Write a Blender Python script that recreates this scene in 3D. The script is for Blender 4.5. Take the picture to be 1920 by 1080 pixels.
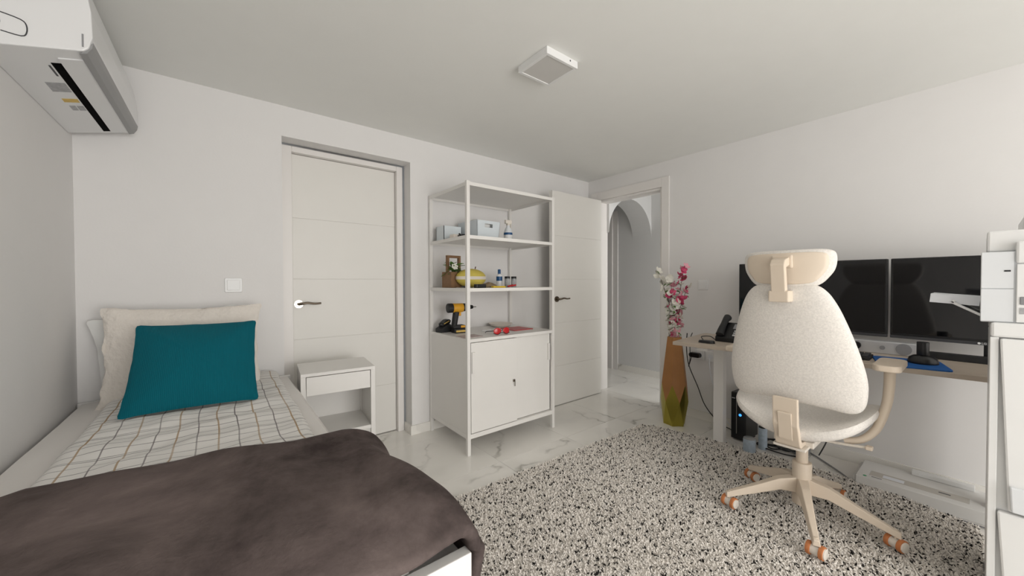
import bpy, bmesh, math, random
from mathutils import Vector, Matrix, noise
random.seed(7)
PI = math.pi
for o in list(bpy.data.objects): bpy.data.objects.remove(o)
S = bpy.context.scene
COL = S.collection

# ------------------------------------------------------------------ camera
H = 2.214                      # ceiling height
LX = -3.659                    # left wall
RY = -5.30                     # rear wall (behind the camera)
cam_d = bpy.data.cameras.new('camera'); cam = bpy.data.objects.new('camera', cam_d); COL.objects.link(cam)
cam_d.sensor_width = 36; cam_d.lens = 691.97 / 1920 * 36; cam_d.clip_start = .02
yaw, pit, roll = math.radians(38.213), math.radians(-.89), math.radians(-.159)
fw = Vector((math.sin(yaw)*math.cos(pit), math.cos(yaw)*math.cos(pit), math.sin(pit)))
r0 = Vector((math.cos(yaw), -math.sin(yaw), 0)); u0 = r0.cross(fw)
rr = r0*math.cos(roll) + u0*math.sin(roll); uu = -r0*math.sin(roll) + u0*math.cos(roll)
M = Matrix((rr, uu, -fw)).transposed().to_4x4(); M.translation = Vector((-3.1201, -2.6273, 1.14))
cam.matrix_world = M
S.camera = cam

# ------------------------------------------------------------------ world, daylight, exposure
w = bpy.data.worlds.new('world'); S.world = w; w.use_nodes = True
bg = w.node_tree.nodes['Background']; bg.inputs[0].default_value = (.80, .90, 1, 1); bg.inputs[1].default_value = 1.6
def area(name, loc, rot, sx, sy, power, col):
    l = bpy.data.lights.new(name, 'AREA'); l.shape = 'RECTANGLE'; l.size = sx; l.size_y = sy; l.energy = power; l.color = col
    o = bpy.data.objects.new(name, l); COL.objects.link(o); o.location = loc; o.rotation_euler = rot
    return o
WX0, WX1, WZ0, WZ1 = -3.30, -.90, .06, 2.08          # the window in the rear wall
area('window_daylight', ((WX0+WX1)/2, RY-.16, (WZ0+WZ1)/2), (PI/2, 0, 0), WX1-WX0-.1, WZ1-WZ0-.1, 150, (1, .965, .93))
area('hall_fill', (.53, -2.35, 1.2), (PI/2, 0, 0), .7, 1.8, 26, (1, .975, .94))  # added fill lamp that brightens the hall from its unseen open end
S.view_settings.view_transform = 'Standard'; S.view_settings.look = 'None'
S.view_settings.exposure = -.93; S.view_settings.gamma = 1; S.view_settings.use_curve_mapping = False

# ------------------------------------------------------------------ materials
MATS = {}
def mat(name, col, rough=.6, metal=0, bump=0, bscale=200, var=0, vscale=8, spec=.5, coat=0, emit=None, trans=0, bdist=.002):
    if name in MATS: return MATS[name]
    m = bpy.data.materials.new(name); m.use_nodes = True; MATS[name] = m
    nt = m.node_tree; b = nt.nodes['Principled BSDF']
    b.inputs['Base Color'].default_value = (*col, 1); b.inputs['Roughness'].default_value = rough; b.inputs['Metallic'].default_value = metal
    b.inputs['Specular IOR Level'].default_value = spec; b.inputs['Coat Weight'].default_value = coat; b.inputs['Transmission Weight'].default_value = trans
    if emit: b.inputs['Emission Color'].default_value = (*emit[0], 1); b.inputs['Emission Strength'].default_value = emit[1]
    tc = nt.nodes.new('ShaderNodeTexCoord')
    n = nt.nodes.new('ShaderNodeTexNoise'); n.inputs['Scale'].default_value = vscale; n.inputs['Detail'].default_value = 4
    nt.links.new(tc.outputs['Object'], n.inputs['Vector'])
    mx = nt.nodes.new('ShaderNodeMix'); mx.data_type = 'RGBA'
    v = max(var, .015)
    mx.inputs[6].default_value = (*[c*(1-v) for c in col], 1); mx.inputs[7].default_value = (*[min(1, c*(1+v)) for c in col], 1)
    nt.links.new(n.outputs['Fac'], mx.inputs[0]); nt.links.new(mx.outputs[2], b.inputs['Base Color'])
    if bump:
        n2 = nt.nodes.new('ShaderNodeTexNoise'); n2.inputs['Scale'].default_value = bscale; n2.inputs['Detail'].default_value = 3
        nt.links.new(tc.outputs['Object'], n2.inputs['Vector'])
        bp = nt.nodes.new('ShaderNodeBump'); bp.inputs['Strength'].default_value = bump; bp.inputs['Distance'].default_value = bdist
        nt.links.new(n2.outputs['Fac'], bp.inputs['Height']); nt.links.new(bp.outputs[0], b.inputs['Normal'])
    return m
def nd(m, t, **kw):
    n = m.node_tree.nodes.new(t)
    for k, v in kw.items(): n.inputs[k].default_value = v
    return n

mat('wall', (.83, .815, .80), .85, bump=.15, bscale=90)
mat('ceiling', (.90, .90, .87), .9, bump=.1, bscale=90)
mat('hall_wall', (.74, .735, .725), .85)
mat('door_white', (.83, .81, .765), .45)
mat('trim_white', (.85, .82, .79), .4)
mat('unit_white', (.84, .82, .785), .35)
mat('bed_white', (.86, .845, .82), .4)
mat('plastic_white', (.86, .86, .85), .3)
mat('plastic_cool', (.80, .82, .84), .35)
mat('ac_white', (.82, .82, .82), .3)
mat('ac_grey', (.30, .30, .30), .4)
mat('black', (.006, .006, .007), .35)
mat('black_soft', (.012, .012, .013), .6)
mat('screen', (.004, .004, .005), .06, spec=.5)
mat('slot_black', (.002, .002, .002), .9, spec=.05)
mat('dark_grey', (.05, .05, .055), .5)
mat('mid_grey', (.28, .28, .29), .5)
mat('steel', (.55, .54, .52), .25, 1)
mat('bronze_metal', (.16, .13, .10), .3, 1)
mat('chrome', (.75, .70, .62), .15, 1)
mat('brass', (.42, .36, .07), .30, 1)
mat('silver', (.60, .60, .61), .4, .3)
mat('desk_wood', (.52, .44, .36), .45, var=.1, vscale=14)
mat('tan_plastic', (.74, .63, .51), .45)
mat('tan_light', (.80, .74, .66), .4)
mat('orange', (.56, .20, .07), .5)
mat('chair_fabric', (.80, .76, .71), .9, bump=.6, bscale=300, var=.22, vscale=150)
mat('linen', (.80, .745, .68), .9, bump=1, bscale=34, var=.04, vscale=20, bdist=.009)
mat('sheet', (.84, .81, .78), .85, bump=.2, bscale=40)
mat('pillow_white', (.82, .82, .80), .85)
mat('fleece', (.080, .061, .057), .95, bump=1, bscale=90, var=.9, vscale=7)
mat('red', (.55, .02, .025), .12)
mat('red_print', (.50, .06, .06), .4, var=.5, vscale=60)
mat('print', (.50, .40, .38), .5, var=.5, vscale=50)
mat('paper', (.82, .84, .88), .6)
mat('label_grey', (.42, .42, .43), .6, var=.4, vscale=90)
mat('label_yellow', (.70, .48, .12), .6, var=.3, vscale=80)
mat('drill_yellow', (.72, .36, .02), .4)
mat('melon', (.62, .50, .10), .45, var=.18, vscale=12)
mat('melon_band', (.72, .66, .58), .6)
mat('blue_mat', (.005, .10, .36), .6)
mat('blue_cap', (.01, .08, .22), .35)
mat('blue_led', (.05, .3, 1), .4, emit=((.05, .35, 1), 3))
mat('basket', (.74, .80, .83), .4)
mat('wood_brown', (.22, .12, .055), .6, var=.3, vscale=30)
mat('brown_bag', (.30, .22, .13), .7, var=.3, vscale=50)
mat('yellow', (.80, .55, .02), .5)
mat('leaf_green', (.11, .23, .045), .55, var=.4, vscale=30)
mat('twig', (.10, .035, .025), .7)
mat('petal_white', (.80, .78, .70), .7)
mat('petal_pink', (.62, .07, .17), .6, var=.4, vscale=60)
mat('petal_pale', (.75, .36, .42), .6, var=.3, vscale=60)
mat('can_blue', (.42, .50, .58), .35, var=.35, vscale=40)
mat('box_white', (.80, .79, .765), .6)
mat('tape', (.55, .52, .47), .4)
mat('green_dot', (.02, .35, .14), .5)
mat('clear_grey', (.35, .36, .36), .2)
mat('grout', (.48, .47, .44), .8)
mat('diffuser', (.66, .645, .62), .5)

def marble():
    m = bpy.data.materials.new('marble_tile'); m.use_nodes = True; nt = m.node_tree; L = nt.links
    b = nt.nodes['Principled BSDF']; b.inputs['Roughness'].default_value = .12; b.inputs['Specular IOR Level'].default_value = .45
    tc = nd(m, 'ShaderNodeTexCoord'); oi = nd(m, 'ShaderNodeObjectInfo')
    mu = nd(m, 'ShaderNodeMath'); mu.operation = 'MULTIPLY'; mu.inputs[1].default_value = 3; L.new(oi.outputs['Random'], mu.inputs[0])
    fl = nd(m, 'ShaderNodeMath'); fl.operation = 'FLOOR'; L.new(mu.outputs[0], fl.inputs[0])
    cx = nd(m, 'ShaderNodeCombineXYZ'); L.new(fl.outputs[0], cx.inputs[2])
    ad = nd(m, 'ShaderNodeVectorMath'); L.new(tc.outputs['Object'], ad.inputs[0]); L.new(cx.outputs[0], ad.inputs[1])
    n1 = nd(m, 'ShaderNodeTexNoise', Scale=2.4, Detail=4.0, Roughness=.55); L.new(ad.outputs[0], n1.inputs['Vector'])
    mp = nd(m, 'ShaderNodeVectorMath'); mp.operation = 'MULTIPLY_ADD'
    L.new(n1.outputs['Color'], mp.inputs[0]); mp.inputs[1].default_value = (.7, .35, .5); L.new(ad.outputs[0], mp.inputs[2])
    n2 = nd(m, 'ShaderNodeTexNoise', Scale=1.15, Detail=1.5, Roughness=.4); L.new(mp.outputs[0], n2.inputs['Vector'])
    sb = nd(m, 'ShaderNodeMath'); sb.operation = 'SUBTRACT'; sb.inputs[1].default_value = .5; L.new(n2.outputs['Fac'], sb.inputs[0])
    ab = nd(m, 'ShaderNodeMath'); ab.operation = 'ABSOLUTE'; L.new(sb.outputs[0], ab.inputs[0])
    cr = nd(m, 'ShaderNodeValToRGB'); L.new(ab.outputs[0], cr.inputs[0])
    cr.color_ramp.elements[0].position = 0; cr.color_ramp.elements[0].color = (.46, .44, .40, 1)
    cr.color_ramp.elements[1].position = .012; cr.color_ramp.elements[1].color = (.82, .795, .75, 1)
    e = cr.color_ramp.elements.new(.12); e.color = (.92, .895, .845, 1)
    # veins fade in and out over the tile
    n3 = nd(m, 'ShaderNodeTexNoise', Scale=3.2, Detail=1.0); L.new(ad.outputs[0], n3.inputs['Vector'])
    r3 = nd(m, 'ShaderNodeValToRGB'); L.new(n3.outputs['Fac'], r3.inputs[0]); r3.color_ramp.elements[0].position = .44; r3.color_ramp.elements[1].position = .60
    mx = nd(m, 'ShaderNodeMix'); mx.data_type = 'RGBA'; L.new(r3.outputs[0], mx.inputs[0]); mx.inputs[6].default_value = (.91, .885, .835, 1); L.new(cr.outputs[0], mx.inputs[7])
    L.new(mx.outputs[2], b.inputs['Base Color'])
    return m
MATS['marble'] = marble()

def grid_cloth():
    m = bpy.data.materials.new('grid_cloth'); m.use_nodes = True; nt = m.node_tree; L = nt.links
    b = nt.nodes['Principled BSDF']; b.inputs['Roughness'].default_value = .9
    uv = nd(m, 'ShaderNodeUVMap'); sx = nd(m, 'ShaderNodeSeparateXYZ'); L.new(uv.outputs[0], sx.inputs[0])
    nz = nd(m, 'ShaderNodeTexNoise', Scale=5.0); L.new(uv.outputs[0], nz.inputs['Vector'])
    def math_(op, a, bb):
        n = nd(m, 'ShaderNodeMath'); n.operation = op
        for i, v in enumerate((a, bb)):
            if v is None: continue
            if isinstance(v, (int, float)): n.inputs[i].default_value = v
            else: L.new(v, n.inputs[i])
        return n.outputs[0]
    def lines(c, per, wd, off=0.):
        f = math_('FRACT', math_('ADD', math_('DIVIDE', c, per), off), None)
        return math_('LESS_THAN', f, wd)
    base = None
    cur = (.84, .82, .79, 1)
    prev = nd(m, 'ShaderNodeRGB'); prev.outputs[0].default_value = cur; prev = prev.outputs[0]
    for c, per, wd, off, col, st in ((sx.outputs[1], .048, .075, 0, (.16, .14, .14), .85), (sx.outputs[0], .112, .044, 0, (.42, .29, .17), .95), (sx.outputs[0], .112, .034, .5, (.16, .14, .14), .9), (sx.outputs[1], .192, .02, .3, (.12, .10, .10), .9)):
        msk = math_('MULTIPLY', lines(c, per, wd, off), math_('MULTIPLY', math_('ADD', nz.outputs['Fac'], .35), st))
        mx = nd(m, 'ShaderNodeMix'); mx.data_type = 'RGBA'; L.new(msk, mx.inputs[0]); L.new(prev, mx.inputs[6]); mx.inputs[7].default_value = (*col, 1); prev = mx.outputs[2]
    L.new(prev, b.inputs['Base Color'])
    return m
MATS['grid'] = grid_cloth()
def nap(m):
    nt = m.node_tree; b = nt.nodes['Principled BSDF']; tc = nd(m, 'ShaderNodeTexCoord')
    n1 = nd(m, 'ShaderNodeTexNoise', Scale=3.2, Detail=8.0, Roughness=.66, Distortion=.3); nt.links.new(tc.outputs['Object'], n1.inputs['Vector'])
    cr = nd(m, 'ShaderNodeValToRGB'); nt.links.new(n1.outputs['Fac'], cr.inputs[0])
    cr.color_ramp.elements[0].position = .34; cr.color_ramp.elements[0].color = (.052, .040, .038, 1)
    cr.color_ramp.elements[1].position = .68; cr.color_ramp.elements[1].color = (.200, .158, .148, 1)
    nt.links.new(cr.outputs[0], b.inputs['Base Color']); b.inputs['Specular IOR Level'].default_value = .1
nap(MATS['fleece'])

def ribbed_teal():
    m = bpy.data.materials.new('ribbed_teal'); m.use_nodes = True; nt = m.node_tree; L = nt.links
    b = nt.nodes['Principled BSDF']; b.inputs['Roughness'].default_value = .85; b.inputs['Base Color'].default_value = (.0, .12, .16, 1); b.inputs['Specular IOR Level'].default_value = .2
    uv = nd(m, 'ShaderNodeTexCoord'); wv = nd(m, 'ShaderNodeTexWave', Scale=55.0, Distortion=.6); wv.bands_direction = 'X'
    L.new(uv.outputs['Object'], wv.inputs['Vector'])
    bp = nd(m, 'ShaderNodeBump', Strength=.35, Distance=.002); L.new(wv.outputs['Fac'], bp.inputs['Height']); L.new(bp.outputs[0], b.inputs['Normal'])
    return m
MATS['teal'] = ribbed_teal()

def attr_mat():
    m = bpy.data.materials.new('rug_pile'); m.use_nodes = True; nt = m.node_tree
    b = nt.nodes['Principled BSDF']; b.inputs['Roughness'].default_value = .95; b.inputs['Specular IOR Level'].default_value = .1
    a = nt.nodes.new('ShaderNodeAttribute'); a.attribute_name = 'tuft'
    nt.links.new(a.outputs['Color'], b.inputs['Base Color'])
    return m
MATS['pile'] = attr_mat()

# ------------------------------------------------------------------ mesh helpers
class MB:
    def __init__(s): s.v = []; s.f = []
    def add(s, vs, fs):
        n = len(s.v); s.v += [tuple(v) for v in vs]; s.f += [tuple(i+n for i in f) for f in fs]; return s
    def box(s, lo, hi, m=None):
        x0, y0, z0 = lo; x1, y1, z1 = hi
        vs = [(x0,y0,z0),(x1,y0,z0),(x1,y1,z0),(x0,y1,z0),(x0,y0,z1),(x1,y0,z1),(x1,y1,z1),(x0,y1,z1)]
        if m: vs = [m @ Vector(v) for v in vs]
        return s.add(vs, [(0,3,2,1),(4,5,6,7),(0,1,5,4),(1,2,6,5),(2,3,7,6),(3,0,4,7)])
    def cyl(s, p0, p1, ra, rb=None, n=16):
        rb = ra if rb is None else rb; p0, p1 = Vector(p0), Vector(p1); d = (p1-p0).normalized()
        a = d.orthogonal().normalized(); b = d.cross(a); vs = []
        for p, r in ((p0, ra), (p1, rb)):
            for i in range(n): t = 2*PI*i/n; vs.append(p + (a*math.cos(t) + b*math.sin(t))*r)
        fs = [(i, (i+1) % n, n+(i+1) % n, n+i) for i in range(n)] + [tuple(range(n))[::-1], tuple(range(n, 2*n))]
        return s.add(vs, fs)
    def lathe(s, prof, c=(0, 0, 0), n=24):
        vs = []; fs = []
        for r, z in prof:
            for i in range(n): t = 2*PI*i/n; vs.append((c[0]+r*math.cos(t), c[1]+r*math.sin(t), c[2]+z))
        for j in range(len(prof)-1):
            for i in range(n): fs.append((j*n+i, j*n+(i+1) % n, (j+1)*n+(i+1) % n, (j+1)*n+i))
        fs.append(tuple(range(n))[::-1]); fs.append(tuple(range((len(prof)-1)*n, len(prof)*n)))
        return s.add(vs, fs)
    def tube(s, pts, r, n=8, smooth=6):
        P = catmull([Vector(p) for p in pts], smooth) if smooth else [Vector(p) for p in pts]
        vs = []; fs = []; up = None
        for i, p in enumerate(P):
            d = (P[min(i+1, len(P)-1)] - P[max(i-1, 0)]).normalized()
            a = d.orthogonal().normalized() if up is None else (up - d*up.dot(d)).normalized()
            up = a; b = d.cross(a); rad = r(i/(len(P)-1)) if callable(r) else r
            for k in range(n): t = 2*PI*k/n; vs.append(p + (a*math.cos(t) + b*math.sin(t))*rad)
        for i in range(len(P)-1):
            for k in range(n): fs.append((i*n+k, i*n+(k+1) % n, (i+1)*n+(k+1) % n, (i+1)*n+k))
        fs.append(tuple(range(n))[::-1]); fs.append(tuple(range((len(P)-1)*n, len(P)*n)))
        return s.add(vs, fs)
    def prism(s, poly, f0, f1):                     # poly: 2D points, f0/f1 map (a,b) -> 3D for the two caps
        n = len(poly); vs = [f0(*p) for p in poly] + [f1(*p) for p in poly]
        return s.add(vs, [tuple(range(n))[::-1], tuple(range(n, 2*n))] + [(i, (i+1) % n, n+(i+1) % n, n+i) for i in range(n)])
    def build(s, name, m, parent=None, bev=0, smooth=False, loc=None, seg=2):
        me = bpy.data.meshes.new(name); bm = bmesh.new()
        vs = [bm.verts.new(v) for v in s.v]
        for f in s.f:
            try: bm.faces.new([vs[i] for i in f])
            except ValueError: pass
        bmesh.ops.recalc_face_normals(bm, faces=bm.faces)
        if bev: bmesh.ops.bevel(bm, geom=[e for e in bm.edges], offset=bev, segments=seg, affect='EDGES', profile=.5)
        if smooth:
            for f in bm.faces: f.smooth = True
            for e in bm.edges:
                if len(e.link_faces) == 2 and e.calc_face_angle(0) > .7: e.smooth = False
        bm.to_mesh(me); bm.free()
        me.materials.append(MATS[m] if isinstance(m, str) else m)
        o = bpy.data.objects.new(name, me); COL.objects.link(o)
        if parent: o.parent = parent
        if loc: o.location = loc
        return o
def catmull(P, k=6, closed=False):
    out = []; n = len(P)
    for i in range(n if closed else n-1):
        p = [P[(i+j) % n] if closed else P[min(max(i+j, 0), n-1)] for j in (-1, 0, 1, 2)]
        for q in range(k):
            t = q/k
            out.append(.5*((2*p[1]) + (p[2]-p[0])*t + (2*p[0]-5*p[1]+4*p[2]-p[3])*t*t + (3*p[1]-p[0]-3*p[2]+p[3])*t**3))
    if not closed: out.append(P[-1])
    return out
def box(name, lo, hi, m, parent=None, bev=0): return MB().box(lo, hi).build(name, m, parent, bev)
def thing(name, label, cat, loc=(0, 0, 0), rz=0, group=None):
    o = bpy.data.objects.new(name, None); COL.objects.link(o); o.location = loc; o.rotation_euler = (0, 0, rz); o.empty_display_size = .05
    return tag(o, label, cat, group)
def tag(o, label, cat, group=None):
    o['label'] = label; o['category'] = cat
    if group: o['group'] = group
    return o
def struct(o, label=None, cat=None):
    o['kind'] = 'structure'
    if label: o['label'] = label
    if cat: o['category'] = cat
    return o
def inflate(outline, fpos, thick, rings=7, power=2.2, k=5, dome=None):
    """cushion from a closed 2D outline; fpos(a, b, d) gives the 3D point at depth d"""
    P = catmull([Vector((a, b, 0)) for a, b in outline], k, True); n = len(P)
    c = sum(P, Vector())/n; mb = MB(); vs = []; fs = []
    prof = []
    for i in range(rings+1):
        t = PI/2*i/rings; prof.append((math.sin(t)**(2/power), math.cos(t)**(2/power)))
    levels = [(s, d) for s, d in prof[1:]] + [(s, -d) for s, d in prof[1:-1][::-1]]
    for s_, d in levels:
        for p in P: q = c + (p-c)*s_; vs.append(fpos(q.x, q.y, d*thick/2))
    top = len(vs); vs.append(fpos(c.x, c.y, thick/2)); bot = len(vs); vs.append(fpos(c.x, c.y, -thick/2))
    m = len(levels)
    for j in range(m-1):
        for i in range(n): fs.append((j*n+i, j*n+(i+1) % n, (j+1)*n+(i+1) % n, (j+1)*n+i))
    for i in range(n): fs.append((top, i, (i+1) % n)); fs.append((bot, (m-1)*n+(i+1) % n, (m-1)*n+i))
    return mb.add(vs, fs)
def rrect(w, h, r, k=4):
    out = []
    for cx, cy, a in ((w/2-r, h/2-r, 0), (-w/2+r, h/2-r, 90), (-w/2+r, -h/2+r, 180), (w/2-r, -h/2+r, 270)):
        for i in range(k+1): t = math.radians(a+90*i/k); out.append((cx+r*math.cos(t), cy+r*math.sin(t)))
    return out
def copy_tree(o, parent=None):
    c = o.copy(); COL.objects.link(c); c.parent = parent
    for ch in list(o.children): copy_tree(ch, c)
    return c

# ------------------------------------------------------------------ room shell
# wall_back (Y=0) with a door niche
NX0, NX1, NZ = -2.824, -2.010, 2.031
WB = MB().box((LX-.12, 0, 0), (NX0, .12, H)).box((NX1, 0, 0), (.0, .12, H)).box((NX0, 0, NZ), (NX1, .12, H))
struct(WB.build('wall_back', 'wall'))
struct(MB().box((NX0-.1, .20, 0), (NX1+.1, .26, H)).build('wall_niche', 'wall'))
# wall_right (X=0) with the doorway to the hall
DY0, DY1, DZ = -.85, -.135, 1.99
WR = MB().box((0, DY1, 0), (.12, .12, H)).box((0, RY, 0), (.12, DY0, H)).box((0, DY0, DZ), (.12, DY1, H))
struct(WR.build('wall_right', 'wall'))
struct(box('wall_left', (LX-.12, RY, 0), (LX, 0, H), 'wall'))
WRR = MB().box((LX-.12, RY-.12, 0), (WX0, RY, H)).box((WX1, RY-.12, 0), (.12, RY, H)).box((WX0, RY-.12, 0), (WX1, RY, WZ0)).box((WX0, RY-.12, WZ1), (WX1, RY, H))
struct(WRR.build('wall_rear', 'wall'))
wf = struct(MB().box((WX0, RY-.09, WZ0), (WX0+.05, RY-.04, WZ1)).box((WX1-.05, RY-.09, WZ0), (WX1, RY-.04, WZ1)).box((WX0+.05, RY-.09, WZ0), (WX1-.05, RY-.04, WZ0+.05)).box((WX0+.05, RY-.09, WZ1-.05), (WX1-.05, RY-.04, WZ1))
       .box(((WX0+WX1)/2-.03, RY-.09, WZ0+.05), ((WX0+WX1)/2+.03, RY-.04, WZ1-.05)).build('window_1', 'trim_white'))
struct(box('ceiling', (LX-.12, RY-.12, H), (1.2, 1.8, H+.08), 'ceiling'))

# floor: grout bed and single marble tiles
fl = struct(box('floor', (LX-.12, RY-.12, -.06), (1.2, 1.8, -.004), 'grout'))
T = .60; J = .0022
def tile_mesh(w, d):
    return MB().box((-w/2+J/2, -d/2+J/2, -.012), (w/2-J/2, d/2-J/2, 0))
tm = tile_mesh(T, T).build('tile', 'marble', fl, .0008, seg=1)
first = True
ox, oy = -1.74, -.75                                    # a tile corner read from the photograph
for i in range(-4, 6):
    for j in range(-9, 5):
        x0, x1 = ox+i*T, ox+(i+1)*T; y0, y1 = oy+j*T, oy+(j+1)*T
        if x1 < LX-.05 or x0 > 1.0 or y0 > 1.6 or y1 < RY: continue
        if x1 <= 0 and y0 >= .19: continue
        o = tm if first else tm.copy()
        if not first: COL.objects.link(o)
        first = False; o.location = ((x0+x1)/2, (y0+y1)/2, 0)
# skirting of the same marble
def skirt(name, segs):
    mb = MB()
    for lo, hi in segs: mb.box(lo, hi)
    return struct(mb.build(name, 'marble'))
BH = .068
skirt('baseboard_back', [((LX, -.012, 0), (NX0, 0, BH)), ((NX1-.0, -.012, 0), (0, 0, BH)), ((NX1-.012, -.012, 0), (NX1, .114, BH)), ((NX0, -.012, 0), (NX0+.012, .114, BH))])
skirt('baseboard_right', [((-.012, RY, 0), (0, DY0-.075, BH)), ((-.012, DY1+.075, 0), (0, 0, BH))])
skirt('baseboard_left', [((LX, RY, 0), (LX+.012, 0, BH))])

# hall beyond the doorway
HX = .93
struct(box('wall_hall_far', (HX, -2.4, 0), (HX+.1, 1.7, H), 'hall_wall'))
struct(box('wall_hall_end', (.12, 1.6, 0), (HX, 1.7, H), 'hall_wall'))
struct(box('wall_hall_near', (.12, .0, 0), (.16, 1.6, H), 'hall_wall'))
cxa, ra, zs = .525, .405, 1.665
mb = MB(); N = 28
for a in range(N):
    t0, t1 = PI*a/N, PI*(a+1)/N
    q = [(cxa+ra*math.cos(t0), zs+ra*math.sin(t0)), (cxa+ra*math.cos(t1), zs+ra*math.sin(t1)), (cxa+ra*math.cos(t1), H), (cxa+ra*math.cos(t0), H)]
    mb.prism(q, lambda x, z: (x, -.18, z), lambda x, z: (x, .075, z))
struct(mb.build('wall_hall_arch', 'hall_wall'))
skirt('baseboard_hall', [((HX-.012, -2.4, 0), (HX, .28, BH+.01))])
def door_casing(parent_name, label, boxes, m='trim_white'):
    mb = MB()
    for lo, hi in boxes: mb.box(lo, hi)
    return struct(mb.build(parent_name, m, bev=.003))
door_casing('trim_3', '', [((HX-.015, .285, 0), (HX, .36, 2.06)), ((HX-.03, .36, 0), (HX, .475, 2.05))])
dh = struct(box('door_3', (HX-.02, .487, .005), (HX, 1.2, 2.03), 'door_white', None, .002))
for z in (.22, 1.06, 1.88):
    MB().cyl((HX-.026, .481, z-.045), (HX-.026, .481, z+.045), .009, n=10).build('hinge', 'bronze_metal', dh)

# lever handle shared by the doors: local x along the lever, y out of the leaf (towards -y)
def handle(parent, m, flip=1, rose='chrome'):
    h = MB().cyl((0, 0, 0), (0, -.010, 0), .026, n=24).build('handle_rose', rose, parent, smooth=True)
    lv = MB().tube([(0, -.008, 0), (0, -.035, 0), (.012*flip, -.05, .002), (.045*flip, -.053, .008), (.085*flip, -.052, .002), (.125*flip, -.05, .004)], lambda t: .0095-.003*t, 10).build('handle_lever', m, h, smooth=True)
    return h
# door_1: closed door in the niche
struct(MB().box((NX0+.003, .114, 0), (-2.757, .20, 2.018)).box((-2.07, .114, 0), (NX1-.014, .20, 2.018)).box((-2.757, .114, 1.982), (-2.07, .20, 2.018)).build('trim_1', 'trim_white', bev=.003))
def leaf(name, x0, x1, z1, y0, th):
    """leaf built of five boards with four cut grooves"""
    d = bpy.data.objects.new(name, None); COL.objects.link(d); struct(d)
    zz = [.006, .368, .765, 1.165, 1.565, z1]
    box('leaf_core', (x0, y0+.004, .006), (x1, y0+th, z1), 'door_white', d)
    for a, b in zip(zz, zz[1:]):
        box('panel', (x0, y0, a+(.0015 if a > .1 else 0)), (x1, y0+.008, b-.0015), 'door_white', d, .0012)
    return d
d1 = leaf('door_1', -2.755, -2.072, 1.98, .155, .04)
h = handle(d1, 'bronze_metal', 1); h.location = (-2.722, .155, 1.0)
# door_2: room door standing open in front of the back wall
d2 = leaf('door_2', 0, .70, 1.972, 0, .04); d2.location = (-.765, -.227, 0); d2.rotation_euler = (0, 0, math.radians(.3))
h = handle(d2, 'bronze_metal', 1, 'bronze_metal'); h.location = (.052, 0, .985)
for z in (.2, 1.0, 1.8):
    MB().cyl((.709, .03, z-.045), (.709, .03, z+.045), .008, n=10).build('hinge', 'bronze_metal', d2)
struct(MB().box((-.016, DY0-.072, 0), (0, DY0, DZ+.085)).box((-.016, DY1, 0), (0, DY1+.085, DZ+.085)).box((-.016, DY0, DZ), (0, DY1, DZ+.085))
       .box((0, DY0-.0, 0), (.13, DY0+.02, DZ)).box((0, DY1-.02, 0), (.13, DY1, DZ)).box((0, DY0+.02, DZ-.02), (.13, DY1-.02, DZ)).build('trim_2', 'trim_white', bev=.003))

# ------------------------------------------------------------------ ceiling light
cl = thing('ceiling_light', 'square white surface-mounted ceiling light, switched off', 'light', (-1.845, -1.297, H))
mb = MB(); a, b = .103, .088
mb.box((-a, -a, -.034), (a, -b, 0)).box((-a, b, -.034), (a, a, 0)).box((-a, -b, -.034), (-b, b, 0)).box((b, -b, -.034), (a, b, 0))
mb.build('housing', 'plastic_white', cl, .0015)
box('diffuser', (-b, -b, -.031), (b, b, -.004), 'diffuser', cl)
MB().cyl((.05, -a-.001, -.014), (.05, -a+.002, -.014), .004, n=10).build('screw', 'dark_grey', cl)

# ------------------------------------------------------------------ air conditioner
ac = thing('air_conditioner', 'white wall-mounted air conditioner high in the left corner', 'air conditioner', (LX, -.06, 0))
prof = [(0, 1.822), (.205, 1.872), (.217, 1.885), (.226, 1.92), (.224, 2.0), (.212, 2.08), (.19, 2.15), (.165, 2.178), (0, 2.182)]
AL = .81
MB().prism(prof, lambda x, z: (x, 0, z), lambda x, z: (x, -AL, z)).build('body', 'ac_white', ac, .004)
def on_bottom(u0, u1, y0, y1, dz, name, m, par):      # pieces lying on the sloped underside
    def P(u, y, d): return (u, y, 1.822+.05*u/.205+d)
    return MB().add([P(u0, y0, -dz), P(u1, y0, -dz), P(u1, y1, -dz), P(u0, y1, -dz), P(u0, y0, .004), P(u1, y0, .004), P(u1, y1, .004), P(u0, y1, .004)], [(0,3,2,1),(4,5,6,7),(0,1,5,4),(1,2,6,5),(2,3,7,6),(3,0,4,7)]).build(name, m, par)
on_bottom(.116, .140, -AL+.10, -.03, .0012, 'air_slot', 'slot_black', ac)
on_bottom(.140, .200, -AL+.06, -.02, .004, 'flap', 'ac_white', ac)
MB().prism([(.196, 1.866), (.212, 1.872), (.2235, 1.892), (.2265, 1.91), (.2225, 1.905), (.214, 1.885)], lambda x, z: (x, -.005, z-.003), lambda x, z: (x, -AL+.005, z-.003)).build('grey_strip', 'ac_grey', ac)
on_bottom(.066, .112, -AL+.335, -AL+.255, .0008, 'rating_label', 'label_grey', ac)
on_bottom(.072, .112, -AL+.435, -AL+.40, .0008, 'energy_label', 'label_yellow', ac)
on_bottom(.076, .092, -AL+.52, -AL+.47, .0008, 'rating_label', 'label_grey', ac)
on_bottom(.095, .113, -AL+.52, -AL+.47, .0008, 'rating_label', 'label_grey', ac)
on_bottom(.106, .111, -AL+.20, -AL+.12, .0008, 'rating_label', 'dark_grey', ac)
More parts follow.
